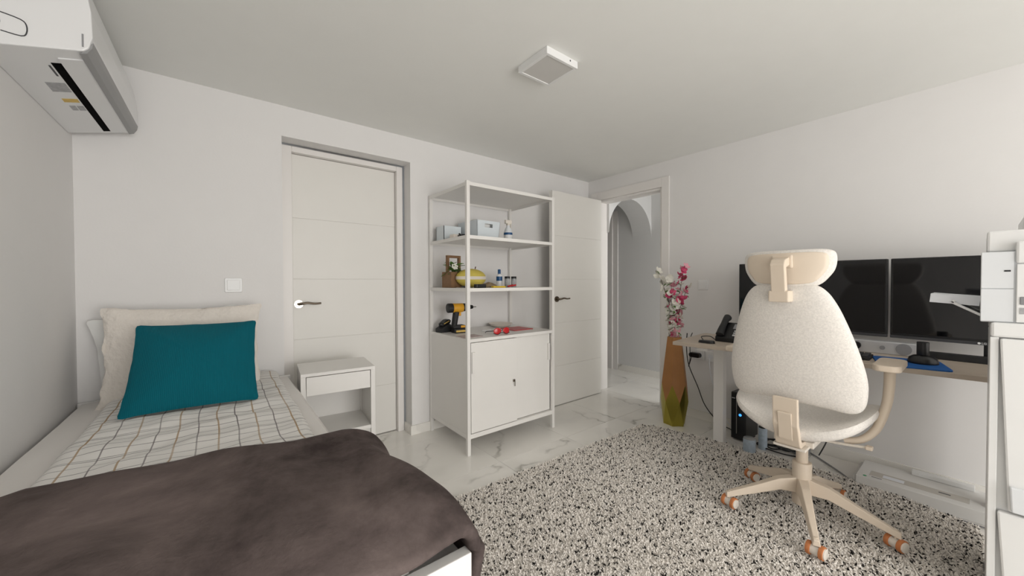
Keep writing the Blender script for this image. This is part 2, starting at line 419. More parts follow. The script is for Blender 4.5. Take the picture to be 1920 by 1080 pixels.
# knock-out outline on the end face
mb = MB()
pts = [(.045, 1.925), (.083, 1.918), (.094, 1.905), (.094, 1.882), (.084, 1.870), (.047, 1.872)]
mb.tube([(x, -AL-.0005, z) for x, z in pts], .0016, 6, 3)
mb.tube([(x, -AL-.0005, z) for x, z in ((.034, 1.908), (.044, 1.904), (.044, 1.892), (.034, 1.888))], .0016, 6, 3)
mb.build('cable_knockout', 'dark_grey', ac)
box('side_latch', (.203, -AL-.0015, 1.885), (.207, -AL, 1.925), 'mid_grey', ac)

# ------------------------------------------------------------------ bed
BX0, BX1, BY0, BY1, BZ = -3.652, -2.697, -1.945, -.018, .55
bed = thing('bed', 'white single bed frame standing along the left wall', 'bed', ((BX0+BX1)/2, (BY0+BY1)/2, 0))
hx, hy = (BX1-BX0)/2, (BY1-BY0)/2; t = .028
box('side_panel', (-hx, -hy+t, .03), (-hx+t, hy-t, BZ), 'bed_white', bed, .002)
sx1 = hx-.10
box('side_panel', (sx1-t, -hy+t, .03), (sx1, hy-t, BZ-.02), 'bed_white', bed, .002)
box('foot_panel', (-hx, -hy, .0), (hx, -hy+t, BZ), 'bed_white', bed, .002)
box('head_panel', (-hx, hy-t, .0), (sx1, hy, BZ+.03), 'bed_white', bed, .002)
box('foot_ledge', (sx1, -hy+t, .47), (hx, -hy+.48, .525), 'bed_white', bed, .002)
box('slat_base', (-hx+t, -hy+t, .30), (sx1-t, hy-t, .34), 'bed_white', bed)
mt = thing('mattress', 'mattress under a plain white fitted sheet on the bed', 'mattress', ((BX0+BX1)/2-.0495, (BY0+BY1)/2, .345))
def sheet_mesh(hx, hy, z0, z1, r):
    n = 40; mm = 60; mb = MB(); vs = []; fs = []
    for i in range(n+1):
        for j in range(mm+1):
            x = -hx+2*hx*i/n; y = -hy+2*hy*j/mm
            ex = min(hx-abs(x), hy-abs(y)); z = z1
            if ex < r: z = z1 - r + math.sqrt(max(0, r*r-(r-ex)**2))
            z += .004*noise.noise((x*6, y*5, 0)); vs.append((x, y, z))
    for i in range(n):
        for j in range(mm): a_ = i*(mm+1)+j; fs.append((a_, a_+mm+1, a_+mm+2, a_+1))
    n0 = len(vs)
    ring = [i*(mm+1) for i in range(n+1)] + [n*(mm+1)+j for j in range(1, mm+1)] + [i*(mm+1)+mm for i in range(n-1, -1, -1)] + [j for j in range(mm-1, 0, -1)]
    for k in ring: vs.append((vs[k][0], vs[k][1], z0))
    L = len(ring)
    for k in range(L): fs.append((ring[k], ring[(k+1) % L], n0+(k+1) % L, n0+k))
    fs.append(tuple(range(n0, n0+L)))
    return mb.add(vs, fs)
sheet_mesh(hx-.0505, hy-t-.004, .21, .24, .028).build('fitted_sheet', 'sheet', mt, smooth=True)
sheet_mesh(hx-t-.052, hy-t-.006, 0, .215, .01).build('mattress_core', 'sheet', mt, smooth=True)

# checked quilt: a thick cloth with wrinkles; the UV keeps the flat weave
def cloth_grid(name, m, nu, nv, fn, thick, label, cat, uvf=None):
    vs = []; fs = []; uvs = []
    for i in range(nu+1):
        for j in range(nv+1):
            u, v = i/nu, j/nv; vs.append(fn(u, v)); uvs.append(uvf(u, v) if uvf else (u, v))
    for i in range(nu):
        for j in range(nv): a_ = i*(nv+1)+j; fs.append((a_, a_+nv+1, a_+nv+2, a_+1))
    me = bpy.data.meshes.new(name); me.from_pydata([tuple(v) for v in vs], [], fs)
    ul = me.uv_layers.new(name='UVMap')
    for lp in me.loops: ul.data[lp.index].uv = uvs[lp.vertex_index]
    me.materials.append(MATS[m])
    for p in me.polygons: p.use_smooth = True
    me.update()
    if me.polygons[0].normal.z < 0: me.flip_normals()
    o = bpy.data.objects.new(name, me); COL.objects.link(o)
    sm = o.modifiers.new('thickness', 'SOLIDIFY'); sm.thickness = thick; sm.offset = -1
    return tag(o, label, cat)
QX0, QX1, QY0, QY1 = -3.525, -2.862, -1.70, -.06
def quilt(u, v):
    x = QX0+(QX1-QX0)*u; y = QY0+(QY1-QY0)*v
    e = min(u, 1-u)*(QX1-QX0); rr_ = .035
    z = .622
    if e < rr_: z -= rr_ - math.sqrt(max(0, rr_*rr_-(rr_-e)**2))
    amp = min(1, max(0, (e-.0)/.08))
    z += amp*(.012*noise.noise((x*5, y*7+3, 0)) + .006*noise.noise((x*13, y*16, 5)) + .004*math.sin(y*34+3*noise.noise((x*4, y*3, 1))))
    x += .010*noise.noise((x*4, y*5, 9)); y += .012*noise.noise((x*5, y*4, 4))
    return (x, y, z)
cloth_grid('quilt', 'grid', 70, 130, quilt, .026, 'white quilt with thin brown and grey check lines on the bed', 'quilt', lambda u, v: (QX0+(QX1-QX0)*u, QY0+(QY1-QY0)*v))

# fleece blanket over the foot half
KX0, KX1 = -3.62, -2.50
def blanket(u, v):
    # u across the bed (the last part hangs over the side), v from head edge to the hem folded under at the foot
    s = KX0+(KX1-KX0)*u                      # unrolled coordinate
    vv = min(v/.86, 1.); fold = max(0, v-.86)/.14
    edge = -2.815+.08*vv-.03*math.exp(-((vv-.35)/.16)**2); r = .13-.06*vv
    yh = -1.195-.14*u+.008*math.sin(u*9); yf = -1.925+.012*math.sin(u*6)
    y = yh+(yf-yh)*vv
    top = .660+.010*noise.noise((s*3, y*4, 2))+.018*noise.noise((s*4, y*3+s*4, 6)) + .010*math.sin(y*14+s*9)*noise.noise((s*2, y*2, 0))
    foot = max(0, vv-.75)/.25; top -= .045*foot*foot
    hd = max(0, .06-vv)/.06; top -= .012*hd
    if s < -3.5: top -= .03*(-3.5-s)/.12
    dz = 0.
    if fold > 0:                             # rounded fold, then a flat under-layer
        L = fold*.15; rc = .015
        a_ = min(PI, L/rc); y -= rc*math.sin(a_); dz = rc*(1-math.cos(a_)); y += max(0, L-PI*rc)
        dz -= .004*max(0, L-PI*rc)/.1
    d = s-edge
    if d <= 0: return (s, y, top-dz)
    if d < r*PI/2:
        a_ = d/r; bulge = .010*math.sin(y*7)
        rr_ = r-dz
        return (edge+rr_*math.sin(a_)+bulge*a_*.4, y, top-r+rr_*math.cos(a_))
    dd = d-r*PI/2
    return (edge+r-dz+.014*math.sin(y*11)*min(1, dd*6)+.008, y+.02*math.sin(dd*9), top-r-dd)
cloth_grid('fleece_blanket', 'fleece', 110, 110, blanket, .010, 'dark brown-grey fleece blanket spread over the foot of the bed', 'blanket')

# pillows
def pillow(name, label, cat, w, h, th, m, loc, rx, rz, wr=.006, seed=0, ry=0, corner=.03, pinch=.06):
    out = []
    k = 9
    for sx_, sy_, horiz in ((1, 1, 1), (-1, 1, 0), (-1, -1, 1), (1, -1, 0)):
        for i in range(k):
            t_ = i/k
            if horiz: a_, b_ = sx_*(w/2)*(1-2*t_), sy_*(h/2)*(1-pinch*math.sin(PI*t_))
            else: a_, b_ = sx_*(w/2)*(1-pinch*math.sin(PI*t_)), sy_*(h/2)*(1-2*t_)
            out.append((a_, b_))
    def fpos(a_, b_, d):
        q = (1-(abs(a_)/(w/2))**3)*(1-(abs(b_)/(h/2))**3); q = max(0, q)
        nn = wr*(noise.noise((a_*14+seed, b_*9, d*3))+.6*noise.noise((a_*30+seed, b_*24, 3)))
        return (a_+nn*.8, d*(.22+.78*q**.6)+nn*(1 if d >= 0 else -1), b_+nn*.6)
    o = inflate(out, fpos, th, 8, 2.0, 3).build(name, m, smooth=True)
    o.location = loc; o.rotation_euler = (rx, ry, rz)
    return tag(o, label, cat)
pillow('pillow', 'plain white pillow mostly hidden behind the beige pillow', 'pillow', .56, .40, .10, 'pillow_white', (-3.312, -.075, .795), math.radians(-4), 0, .004, 3, math.radians(-6))
pillow('pillow', 'crinkled beige linen pillow leaning on the wall behind the teal cushion', 'pillow', .60, .46, .13, 'linen', (-3.255, -.205, .80), math.radians(-12), math.radians(-2), .012, 8)
pillow('cushion', 'ribbed teal cushion leaning in front of the pillows', 'cushion', .43, .45, .12, 'teal', (-3.208, -.49, .79), math.radians(-45), math.radians(-2), .003, 5, math.radians(.5), pinch=.03)

# ------------------------------------------------------------------ bedside table
bt = thing('bedside_table', 'white bedside table with one drawer and an open shelf by the bed', 'table', (-2.58, -.20, 0), math.radians(-5))
w2, d2_, zt = .195, .165, .64; p = .0125
for sx_ in (-1, 1):
    for sy_ in (-1, 1):
        x0 = sx_*w2-(p*2 if sx_ > 0 else 0); y0 = sy_*d2_-(p*2 if sy_ > 0 else 0)
        box('leg', (x0, y0, 0), (x0+2*p, y0+2*p, zt-.018), 'unit_white', bt, .001)
box('top', (-w2, -d2_, zt-.018), (w2, d2_, zt), 'unit_white', bt, .0015)
box('side_panel', (-w2+.004, -d2_+2*p, .27), (-w2+.016, d2_-2*p, zt-.018), 'unit_white', bt)
box('side_panel', (w2-.016, -d2_+2*p, .27), (w2-.004, d2_-2*p, zt-.018), 'unit_white', bt)
box('back_panel', (-w2+2*p, d2_-.014, .27), (w2-2*p, d2_-.004, zt-.018), 'unit_white', bt)
box('shelf', (-w2+2*p, -d2_+.004, .27), (w2-2*p, d2_-.014, .29), 'unit_white', bt, .001)
dr = box('drawer', (-w2+2*p+.003, -d2_+.003, .515), (w2-2*p-.003, -d2_+.021, zt-.022), 'unit_white', bt, .001)
box('drawer_box', (-w2+2*p+.008, -d2_+.021, .525), (w2-2*p-.008, d2_-.02, zt-.03), 'unit_white', dr)

# ------------------------------------------------------------------ wall switches and sockets
def plate(name, label, cat, m4, w=.082, h=.082):
    o = thing(name, label, cat); o.matrix_world = m4
    MB().prism(rrect(w, h, .006), lambda a_, b_: (a_, 0, b_), lambda a_, b_: (a_*.94, -.009, b_*.94)).build('frame', 'plastic_white', o, smooth=False)
    return o
sw = plate('light_switch', 'white light switch on the back wall above the bed', 'switch', Matrix.Translation((-3.066, 0, 1.128)))
box('rocker', (-.029, -.013, -.029), (.029, -.008, .029), 'plastic_white', sw, .002)
Rr = Matrix.Rotation(-PI/2, 4, 'Z')
sw = plate('light_switch', 'white light switch on the right wall beside the blossom branches', 'switch', Matrix.Translation((0, -1.212, 1.113)) @ Rr)
box('rocker', (-.029, -.013, -.029), (.029, -.008, .029), 'plastic_white', sw, .002)
for y, lb in ((-1.19, 'white wall socket under the desk holding the black adapter'), (-1.275, 'white wall socket under the desk with a white plug')):
    so = plate('wall_socket', lb, 'socket', Matrix.Translation((0, y, .53)) @ Rr)
    MB().cyl((0, -.0095, 0), (0, -.008, 0), .021, n=20).build('outlet', 'plastic_cool', so)

# ------------------------------------------------------------------ shelf unit
SX0, SX1, SY0, SY1 = -1.868, -1.075, -.566, -.006
su = thing('shelf_unit', 'tall white metal shelf unit with a sliding-door cabinet below', 'shelf', ((SX0+SX1)/2, (SY0+SY1)/2, 0))
hx, hy = (SX1-SX0)/2, (SY1-SY0)/2; q = .024
for sx_ in (-1, 1):
    for sy_ in (-1, 1):
        x0 = sx_*hx-(q if sx_ > 0 else 0); y0 = sy_*hy-(q if sy_ > 0 else 0)
        box('post', (x0, y0, 0), (x0+q, y0+q, 1.803), 'unit_white', su, .0015)
for z in (1.795, 1.449, 1.101):
    s_ = box('shelf', (-hx+.003, -hy+.003, z-.004), (hx-.003, hy-.003, z), 'unit_white', su)
    mb = MB().box((-hx+q, -hy+.002, z-.022), (hx-q, -hy+.006, z+.0005)).box((-hx+q, hy-.006, z-.022), (hx-q, hy-.002, z+.0005)).box((-hx+.002, -hy+q, z-.022), (-hx+.006, hy-q, z+.0005)).box((hx-.006, -hy+q, z-.022), (hx-.002, hy-q, z+.0005))
    mb.build('shelf_edge', 'unit_white', s_)
zc0, zc1 = .108, .766
box('cabinet_top', (-hx+.002, -hy+.002, zc1-.022), (hx-.002, hy-.002, zc1), 'unit_white', su, .0015)
box('cabinet_bottom', (-hx+.002, -hy+.002, zc0), (hx-.002, hy-.002, zc0+.03), 'unit_white', su, .0015)
box('side_panel', (-hx+.003, -hy+q, zc0+.03), (-hx+.013, hy-q, zc1-.022), 'unit_white', su)
box('side_panel', (hx-.013, -hy+q, zc0+.03), (hx-.003, hy-q, zc1-.022), 'unit_white', su)
box('back_panel', (-hx+q, hy-.016, zc0+.03), (hx-q, hy-.006, zc1-.022), 'unit_white', su)
sd = box('sliding_door', (-hx+q+.006, -hy+.004, zc0+.034), (.022, -hy+.018, zc1-.026), 'unit_white', su, .0012)
box('door_grip', (-hx+q+.010, -hy-.006, .540), (-hx+q+.034, -hy+.005, .680), 'unit_white', sd, .002)
box('lock', (-.018, -hy-.006, .428), (.0, -hy+.004, .446), 'bronze_metal', sd, .004)
box('key', (-.010, -hy-.010, .398), (-.004, -hy-.006, .432), 'steel', sd)
sd = box('sliding_door', (.010, -hy+.026, zc0+.034), (hx-q-.004, -hy+.038, zc1-.026), 'unit_white', su, .0012)
box('door_grip', (hx-q-.030, -hy+.012, .535), (hx-q-.012, -hy+.027, .665), 'unit_white', sd, .002)

Z2, Z3, Z4 = 1.4495, 1.1015, .766
# -- upper shelf
bk = thing('storage_basket', 'pale blue-white plastic basket with cut-out handles on the upper shelf', 'basket', (-1.53, -.19, Z2), math.radians(3))
def taper_box(w, d, h, tp, th, side):
    mb = MB()
    for s_ in (side,):
        def X(u, v, o): return (s_*(w/2*(tp+(1-tp)*v)-o), u*d/2*(tp+(1-tp)*v), v*h)
        vs = [X(u, v, o) for o in (0, th) for u, v in ((-1, 0), (1, 0), (1, 1), (-1, 1))]
        mb.add(vs, [(0,1,2,3),(4,7,6,5),(0,4,5,1),(1,5,6,2),(2,6,7,3),(3,7,4,0)])
    return mb
wB, dB, hB = .22, .26, .155
for s_ in (-1, 1): taper_box(wB, dB, hB, .9, .004, s_).build('side_wall', 'basket', bk)
for s_ in (-1, 1):
    mb = MB()
    for u0, u1, v0, v1 in ((-1, -.35, 0, 1), (.35, 1, 0, 1), (-.35, .35, 0, .68), (-.35, .35, .86, 1)):
        def X(u, v, o): k_ = .9+.1*v; return (u*wB/2*k_, s_*(dB/2*k_-o), v*hB)
        vs = [X(u, v, o) for o in (0, .004) for u, v in ((u0, v0), (u1, v0), (u1, v1), (u0, v1))]
        mb.add(vs, [(0,1,2,3),(4,7,6,5),(0,4,5,1),(1,5,6,2),(2,6,7,3),(3,7,4,0)])
    mb.build('end_wall', 'basket', bk)
box('base', (-wB*.45, -dB*.45, 0), (wB*.45, dB*.45, .004), 'basket', bk)
o = inflate([(.085, 0), (.05, .10), (-.06, .10), (-.085, 0), (-.05, -.09), (.06, -.09)], lambda a_, b_, d: (a_, b_, d+.02*noise.noise((a_*20, b_*20, 1))), .10).build('cloth_bundle', 'pillow_white', smooth=True)
o.location = (-1.545, -.19, Z2+.125); tag(o, 'crumpled white cloth lying in the upper-shelf basket', 'cloth')
bk2 = thing('storage_basket', 'low pale plastic tray left of the upper-shelf basket', 'basket', (-1.755, -.12, Z2))
mb = MB(); mb.box((-.075, -.06, 0), (.075, .06, .004)).box((-.075, -.06, 0), (-.071, .06, .11)).box((.071, -.06, 0), (.075, .06, .11)).box((-.075, -.06, 0), (.075, -.056, .11)).box((-.075, .056, 0), (.075, .06, .11)); mb.build('tray_walls', 'basket', bk2)
sp = thing('spray_bottle', 'clear spray bottle with a blue label on the upper shelf', 'bottle', (-1.31, -.28, Z2))
MB().lathe([(.031, 0), (.034, .006), (.034, .09), (.026, .115), (.014, .135), (.014, .145)], n=20).build('body', 'plastic_cool', sp, smooth=True)
MB().lathe([(.0345, .04), (.0348, .042), (.0348, .085), (.0345, .087)], n=20).build('label', 'plastic_white', sp, smooth=True)
MB().lathe([(.035, .068), (.0353, .07), (.0353, .084), (.035, .086)], n=20).build('label', 'blue_cap', sp, smooth=True)
mb = MB().box((-.03, -.011, .158), (.03, .011, .188)).box((-.013, -.012, .143), (.013, .012, .16)).box((.022, -.006, .125), (.028, .006, .16)); mb.build('trigger_head', 'tan_light', sp, .003)
tag(box('soap_box', (-1.832, -.33, Z2), (-1.775, -.27, Z2+.032), 'tan_light', None, .003), 'small cream box at the left end of the upper shelf', 'box')
def cable_pile(name, label, loc, r, n, m='black', th=.004, hz=.02):
    rng = random.Random(int(loc[0]*1000)); pts = []
    for i in range(n*6): a_ = i*2*PI/6+rng.random()*.5; rr_ = r*(.5+.5*rng.random()); pts.append((loc[0]+rr_*math.cos(a_), loc[1]+rr_*math.sin(a_)*.8, loc[2]+th+hz*rng.random()))
    return tag(MB().tube(pts, th, 6, 4).build(name, m, smooth=True), label, 'cable')
cable_pile('cable_bundle', 'tangled black cable bundle in front of the low tray', (-1.755, -.33, Z2), .045, 5, 'black', .005, .03)
rt = thing('pocket_tool', 'small red and black tool lying beside the spray bottle', 'tool', (-1.31, -.40, Z2), .3)
MB().tube([(-.03, 0, .008), (0, .003, .009), (.04, -.004, .008)], .007, 8).build('grip', 'black', rt, smooth=True)
MB().tube([(-.055, 0, .008), (-.03, 0, .008)], .006, 8).build('tip', 'red', rt, smooth=True)
# -- middle shelf
pl = thing('wooden_planter', 'brown wooden planter crate with a tall handle on the middle shelf', 'planter', (-1.775, -.22, Z3), math.radians(8))
for x in (-.052, .052): box('upright', (x-.008, -.012, 0), (x+.008, .012, .235), 'wood_brown', pl, .001)
box('handle_bar', (-.06, -.011, .218), (.06, .011, .236), 'wood_brown', pl, .001)
for y in (-.05, .05): box('crate_side', (-.062, y-.005, 0), (.062, y+.005, .115), 'wood_brown', pl, .001)
for x in (-.058, .058): box('crate_end', (x-.004, -.045, 0), (x+.004, .045, .115), 'wood_brown', pl, .001)
box('crate_floor', (-.054, -.045, .002), (.054, .045, .008), 'wood_brown', pl)
def leaf_mesh(L, W):
    mb = MB(); vs = []; n = 5
    for i in range(n+1):
        t_ = i/n; wd = W*math.sin(PI*min(1, t_*.95+.05)); zz = -.25*L*t_*t_
        vs += [(L*t_, -wd/2, zz+.002), (L*t_, 0, zz-.002), (L*t_, wd/2, zz+.002)]
    fs = []
    for i in range(n): fs += [(i*3, i*3+3, i*3+4, i*3+1), (i*3+1, i*3+4, i*3+5, i*3+2)]
    return mb.add(vs, fs)
def petals(n, L, W, cup=.4):
    mb = MB()
    for k in range(n):
        a_ = 2*PI*k/n; ca, sa = math.cos(a_), math.sin(a_)
        pts = [(.0, 0, 0), (.5*L, -.5*W, cup*.25*L), (.5*L, .5*W, cup*.25*L), (.9*L, -.32*W, cup*.7*L), (.9*L, .32*W, cup*.7*L), (L, 0, cup*.85*L), (.5*L, 0, cup*.12*L)]
        mb.add([(x*ca-y*sa, x*sa+y*ca, z) for x, y, z in pts], [(0, 1, 6), (0, 6, 2), (1, 3, 6), (6, 4, 2), (6, 3, 5), (6, 5, 4)])
    return mb
gp = thing('artificial_plant', 'green leafy plant with one white flower in the wooden planter', 'plant', (-1.79, -.245, Z3+.009), 0)
MB().tube([(0, 0, 0), (.004, .002, .06), (0, 0, .12)], .004, 6).build('stem', 'leaf_green', gp)
lm = leaf_mesh(.085, .034).build('leaf', 'leaf_green', gp, smooth=True)
rng = random.Random(4)
for k in range(46):
    o = lm if k == 0 else lm.copy()
    if k: COL.objects.link(o)
    o.location = (rng.uniform(-.015, .015), rng.uniform(-.015, .015), .10+rng.uniform(0, .05)); o.rotation_euler = (rng.uniform(-.5, .5), rng.uniform(-.9, .5), rng.uniform(0, 6.28)); s_ = rng.uniform(.55, .95); o.scale = (s_, s_, s_)
o = petals(6, .026, .022, .3).build('flower', 'petal_white', gp, smooth=True); o.location = (-.02, -.055, .14); o.rotation_euler = (1.1, -.2, 0)
me_ = thing('melon', 'yellow melon with a white paper band on the middle shelf', 'melon', (-1.672, -.30, Z3))
MB().lathe([(.001, -.124)]+[(0.069*math.cos(t_) if abs(t_) < 1.56 else .001, .124*math.sin(t_)) for t_ in [(-1.55+3.1*i/20) for i in range(21)]]+[(.001, .124)], n=28).build('rind', 'melon', me_, smooth=True)
bd = MB()
NB = 40
vs = []; fs = []
for i in range(NB):
    t_ = 2*PI*i/NB
    for z in (-.011, .011):
        rx_, ry_ = .124*math.sqrt(1-(z/.069)**2)+.002, .069*math.sqrt(1-(z/.069)**2)+.002
        vs.append((rx_*math.cos(t_), ry_*math.sin(t_), z+.071))
for i in range(NB): j = (i+1) % NB; fs.append((2*i, 2*j, 2*j+1, 2*i+1))
bd.add(vs, fs).build('paper_band', 'melon_band', me_, smooth=True)
rind = [c for c in me_.children if c.name.startswith('rind')][0]; rind.rotation_euler = (0, PI/2, 0); rind.location = (0, 0, .0705)
MB().cyl((.035, 0, .138), (.04, 0, .155), .004, n=8).build('stem', 'twig', me_)
btl = thing('bottle', 'small white bottle with a dark blue cap on the middle shelf', 'bottle', (-1.37, -.24, Z3))
MB().lathe([(.022, 0), (.024, .004), (.024, .085), (.018, .10), (.011, .106)], n=18).build('body', 'plastic_white', btl, smooth=True)
MB().lathe([(.0245, .05), (.0247, .052), (.0247, .083), (.0245, .085)], n=18).build('label', 'blue_cap', btl, smooth=True)
MB().lathe([(.012, .106), (.012, .138), (.009, .142)], n=18).build('cap', 'blue_cap', btl, smooth=True)
for (x, y, lb) in ((-1.335, -.30, 'clear-sided jar with a black lid left of its twin'), (-1.262, -.29, 'jar with a black lid and printed label at the right of the middle shelf')):
    j_ = thing('jar', lb, 'jar', (x, y, Z3), 0, 'small jars on the middle shelf')
    MB().lathe([(.020, 0), (.021, .004), (.021, .068)], n=18).build('glass', 'clear_grey', j_, smooth=True)
    MB().lathe([(.0213, .018), (.0216, .02), (.0216, .055), (.0213, .057)], n=18).build('label', 'label_grey', j_, smooth=True)
    MB().lathe([(.022, .068), (.022, .083), (.021, .085)], n=18).build('lid', 'black', j_, smooth=True)
o = inflate([(.06, 0), (.03, .04), (-.04, .035), (-.065, 0), (-.03, -.035), (.035, -.04)], lambda a_, b_, d: (a_, b_, max(0, d+.012+.014*noise.noise((a_*30, b_*30, 2)))), .045).build('paper_bag', 'brown_bag', smooth=True)
o.location = (-1.49, -.27, Z3); tag(o, 'crumpled brown paper bag between the melon and the bottle', 'bag')
tag(box('folding_rule', (-1.60, -.485, Z3), (-1.49, -.455, Z3+.011), 'yellow', None, .002), 'flat yellow folding rule at the front of the middle shelf', 'rule')
tag(box('battery_pack', (-1.735, -.475, Z3), (-1.655, -.435, Z3+.026), 'black', None, .004), 'black battery pack in front of the melon', 'battery')
rp = thing('garden_clip', 'red plastic clip in front of the two jars', 'clip', (-1.39, -.42, Z3))
for s_ in (-1, 1): MB().tube([(-.03, s_*.003, .008), (0, s_*.012, .012), (.03, s_*.02, .018)], .006, 8).build('jaw', 'red', rp, smooth=True)
ph = thing('clipboard_tool', 'thin dark flat tool at the left end of the middle shelf', 'tool', (-1.80, -.40, Z3), .1)
box('blade', (-.045, -.015, 0), (.04, .015, .004), 'steel', ph); box('grip', (-.005, -.017, .002), (.055, .017, .014), 'black', ph, .003)
# -- cabinet top
dl = thing('cordless_drill', 'black and yellow cordless drill standing on its battery', 'drill', (-1.752, -.222, Z4), math.radians(-4))
box('battery', (-.03, -.037, 0), (.075, .037, .034), 'black', dl, .006)
box('battery_label', (-.02, -.0378, .008), (.07, -.0365, .022), 'label_yellow', dl)
box('foot', (-.035, -.034, .034), (.062, .034, .058), 'black_soft', dl, .008)
box('foot_trim', (.02, -.0345, .04), (.055, -.033, .056), 'drill_yellow', dl)
MB().tube([(-.02, 0, .05), (-.012, 0, .10), (-.002, 0, .155)], lambda t_: .021+.003*t_, 14).build('grip', 'black_soft', dl, smooth=True)
MB().cyl((-.058, 0, .185), (.05, 0, .185), .034, n=20).build('motor_housing', 'drill_yellow', dl, .004, True)
MB().cyl((-.072, 0, .185), (-.030, 0, .185), .035, n=20).build('rear_cap', 'black_soft', dl, .006, True)
MB().cyl((.05, 0, .187), (.10, 0, .187), .031, .027, n=20).build('gearbox', 'black_soft', dl, .003, True)
MB().cyl((.10, 0, .187), (.135, 0, .187), .020, .013, n=16).build('chuck', 'black', dl, smooth=True)
MB().cyl((.135, 0, .187), (.165, 0, .187), .004, n=8).build('bit', 'steel', dl)
box('trigger', (.018, -.008, .125), (.036, .008, .155), 'drill_yellow', dl, .003)
cg = thing('battery_charger', 'black battery charger with a yellow-striped pack beside the drill', 'charger', (-1.803, -.118, Z4), math.radians(8))
cg.scale = (.80, .80, .92)
MB().prism([(-.062, 0), (.062, 0), (.062, .055), (.03, .07), (-.062, .03)], lambda a_, b_: (a_, -.05, b_), lambda a_, b_: (a_, .05, b_)).build('base', 'black_soft', cg, .007)
MB().prism([(-.03, .048), (.05, .068), (.062, .092), (.045, .104), (.015, .10), (-.038, .068)], lambda a_, b_: (a_, -.036, b_), lambda a_, b_: (a_, .036, b_)).build('battery', 'black', cg, .006)
MB().prism([(-.02, .066), (.04, .088), (.038, .094), (-.022, .072)], lambda a_, b_: (a_, -.0375, b_), lambda a_, b_: (a_, -.034, b_)).build('stripe', 'label_yellow', cg)
MB().tube([(-.05, -.02, .03), (-.075, -.03, .055), (-.06, -.03, .075), (-.03, -.02, .075)], .003, 6).build('cable', 'black', cg, smooth=True)
tag(box('leaflet', (-1.845, -.50, Z4), (-1.70, -.38, Z4+.003), 'print', None), 'printed leaflet lying in front of the charger', 'leaflet')
gl = thing('sunglasses', 'sunglasses with red mirrored lenses on the cabinet top', 'sunglasses', (-1.545, -.50, Z4), math.radians(-4))
for s_ in (-1, 1):
    o = inflate([(s_*.037+.030*math.cos(t_), .026+.0245*math.sin(t_)) for t_ in [2*PI*i/12 for i in range(12)]], lambda a_, b_, d: (a_, d-.012+.6*a_*a_*10*.3, b_), .008).build('lens', 'red', gl, smooth=True)
    MB().tube([(s_*.068, -.004, .03), (s_*.074, .02, .026), (s_*.070, .09, .016), (s_*.062, .12, .004)], .0028, 6).build('temple', 'black', gl, smooth=True)
MB().tube([(-.068, -.004, .012), (-.037, -.012, .003), (-.012, -.014, .016), (.012, -.014, .016), (.037, -.012, .003), (.068, -.004, .012)], .0026, 6).build('frame', 'black', gl, smooth=True)
tag(MB().tube([(-1.565, -.28, Z4+.004), (-1.50, -.275, Z4+.004), (-1.475, -.272, Z4+.004)], .004, 8).build('pen', 'plastic_white', smooth=True), 'white pen lying behind the sunglasses', 'pen')
tag(box('magazine', (-1.36, -.42, Z4), (-1.17, -.24, Z4+.006), 'red_print', None, .001), 'red printed magazine at the right of the cabinet top', 'magazine')
pt = thing('serving_dish', 'low cream oval dish at the back of the cabinet top', 'dish', (-1.27, -.12, Z4))
MB().lathe([(.06, 0), (.085, .012), (.10, .03), (.096, .03), (.08, .016), (.03, .010)], n=28).build('bowl', 'tan_light', pt, smooth=True)

# ------------------------------------------------------------------ vase and blossom branches
VX, VY = -.262, -1.108
va = thing('floor_vase', 'tall faceted floor vase, wood-brown above and brass below', 'vase', (VX, VY, 0), math.radians(20))
mat('vase_wood', (.38, .17, .05), .5, var=.22, vscale=9)
def ringp(r, z, n=6, off=0): return [(r*math.cos(2*PI*(i+off)/n), r*math.sin(2*PI*(i+off)/n), z) for i in range(n)]
mA = ringp(.056, .70); mB = ringp(.098, .285, 6, .5); mB2 = ringp(.10, .23, 6, 0); mC = ringp(.072, .0, 6, .5); mD = ringp(.105, .12, 6, .5)
up = MB(); vs = mA+ringp(.104, .235, 6, .5); fs = []
low = ringp(.100, .33, 6, 0)
vs = mA+low+ringp(.104, .19, 6, .5); 
for i in range(6):
    j = (i+1) % 6; fs.append((i, j, 12+i)); fs.append((i, 12+i, 6+i)); fs.append((j, 6+j, 12+i))
ins = ringp(.046, .70); n0 = len(vs); vs += ins+ringp(.046, .45)
for i in range(6): j = (i+1) % 6; fs.append((i, n0+i, n0+j, j)); fs.append((n0+i, n0+6+i, n0+6+j, n0+j))
fs.append(tuple(n0+6+i for i in range(6)))
up.add(vs, fs).build('upper_body', 'vase_wood', va)
lo_ = MB(); vs = low+ringp(.104, .19, 6, .5)+ringp(.070, 0, 6, .5)+ringp(.085, 0.0, 6, 0); fs = []
for i in range(6):
    j = (i+1) % 6; h_ = (i-1) % 6
    fs.append((i, 6+i, 18+i)); fs.append((i, 18+i, 6+h_)); fs.append((6+i, 12+i, 18+i)); fs.append((6+i, 18+j, 12+i))
fs.append((12, 19, 13, 20, 14, 21, 15, 22, 16, 23, 17, 18))
lo_.add(vs, fs).build('lower_body', 'brass', va)
blossom = {k: petals(5, .032, .032, .55).build('blossom', m_, None, smooth=True) for k, m_ in (('w', 'petal_white'), ('p', 'petal_pink'), ('l', 'petal_pale'))}
bleaf = leaf_mesh(.042, .02).build('leaf', 'leaf_green', None, smooth=True)
protos = list(blossom.values())+[bleaf]
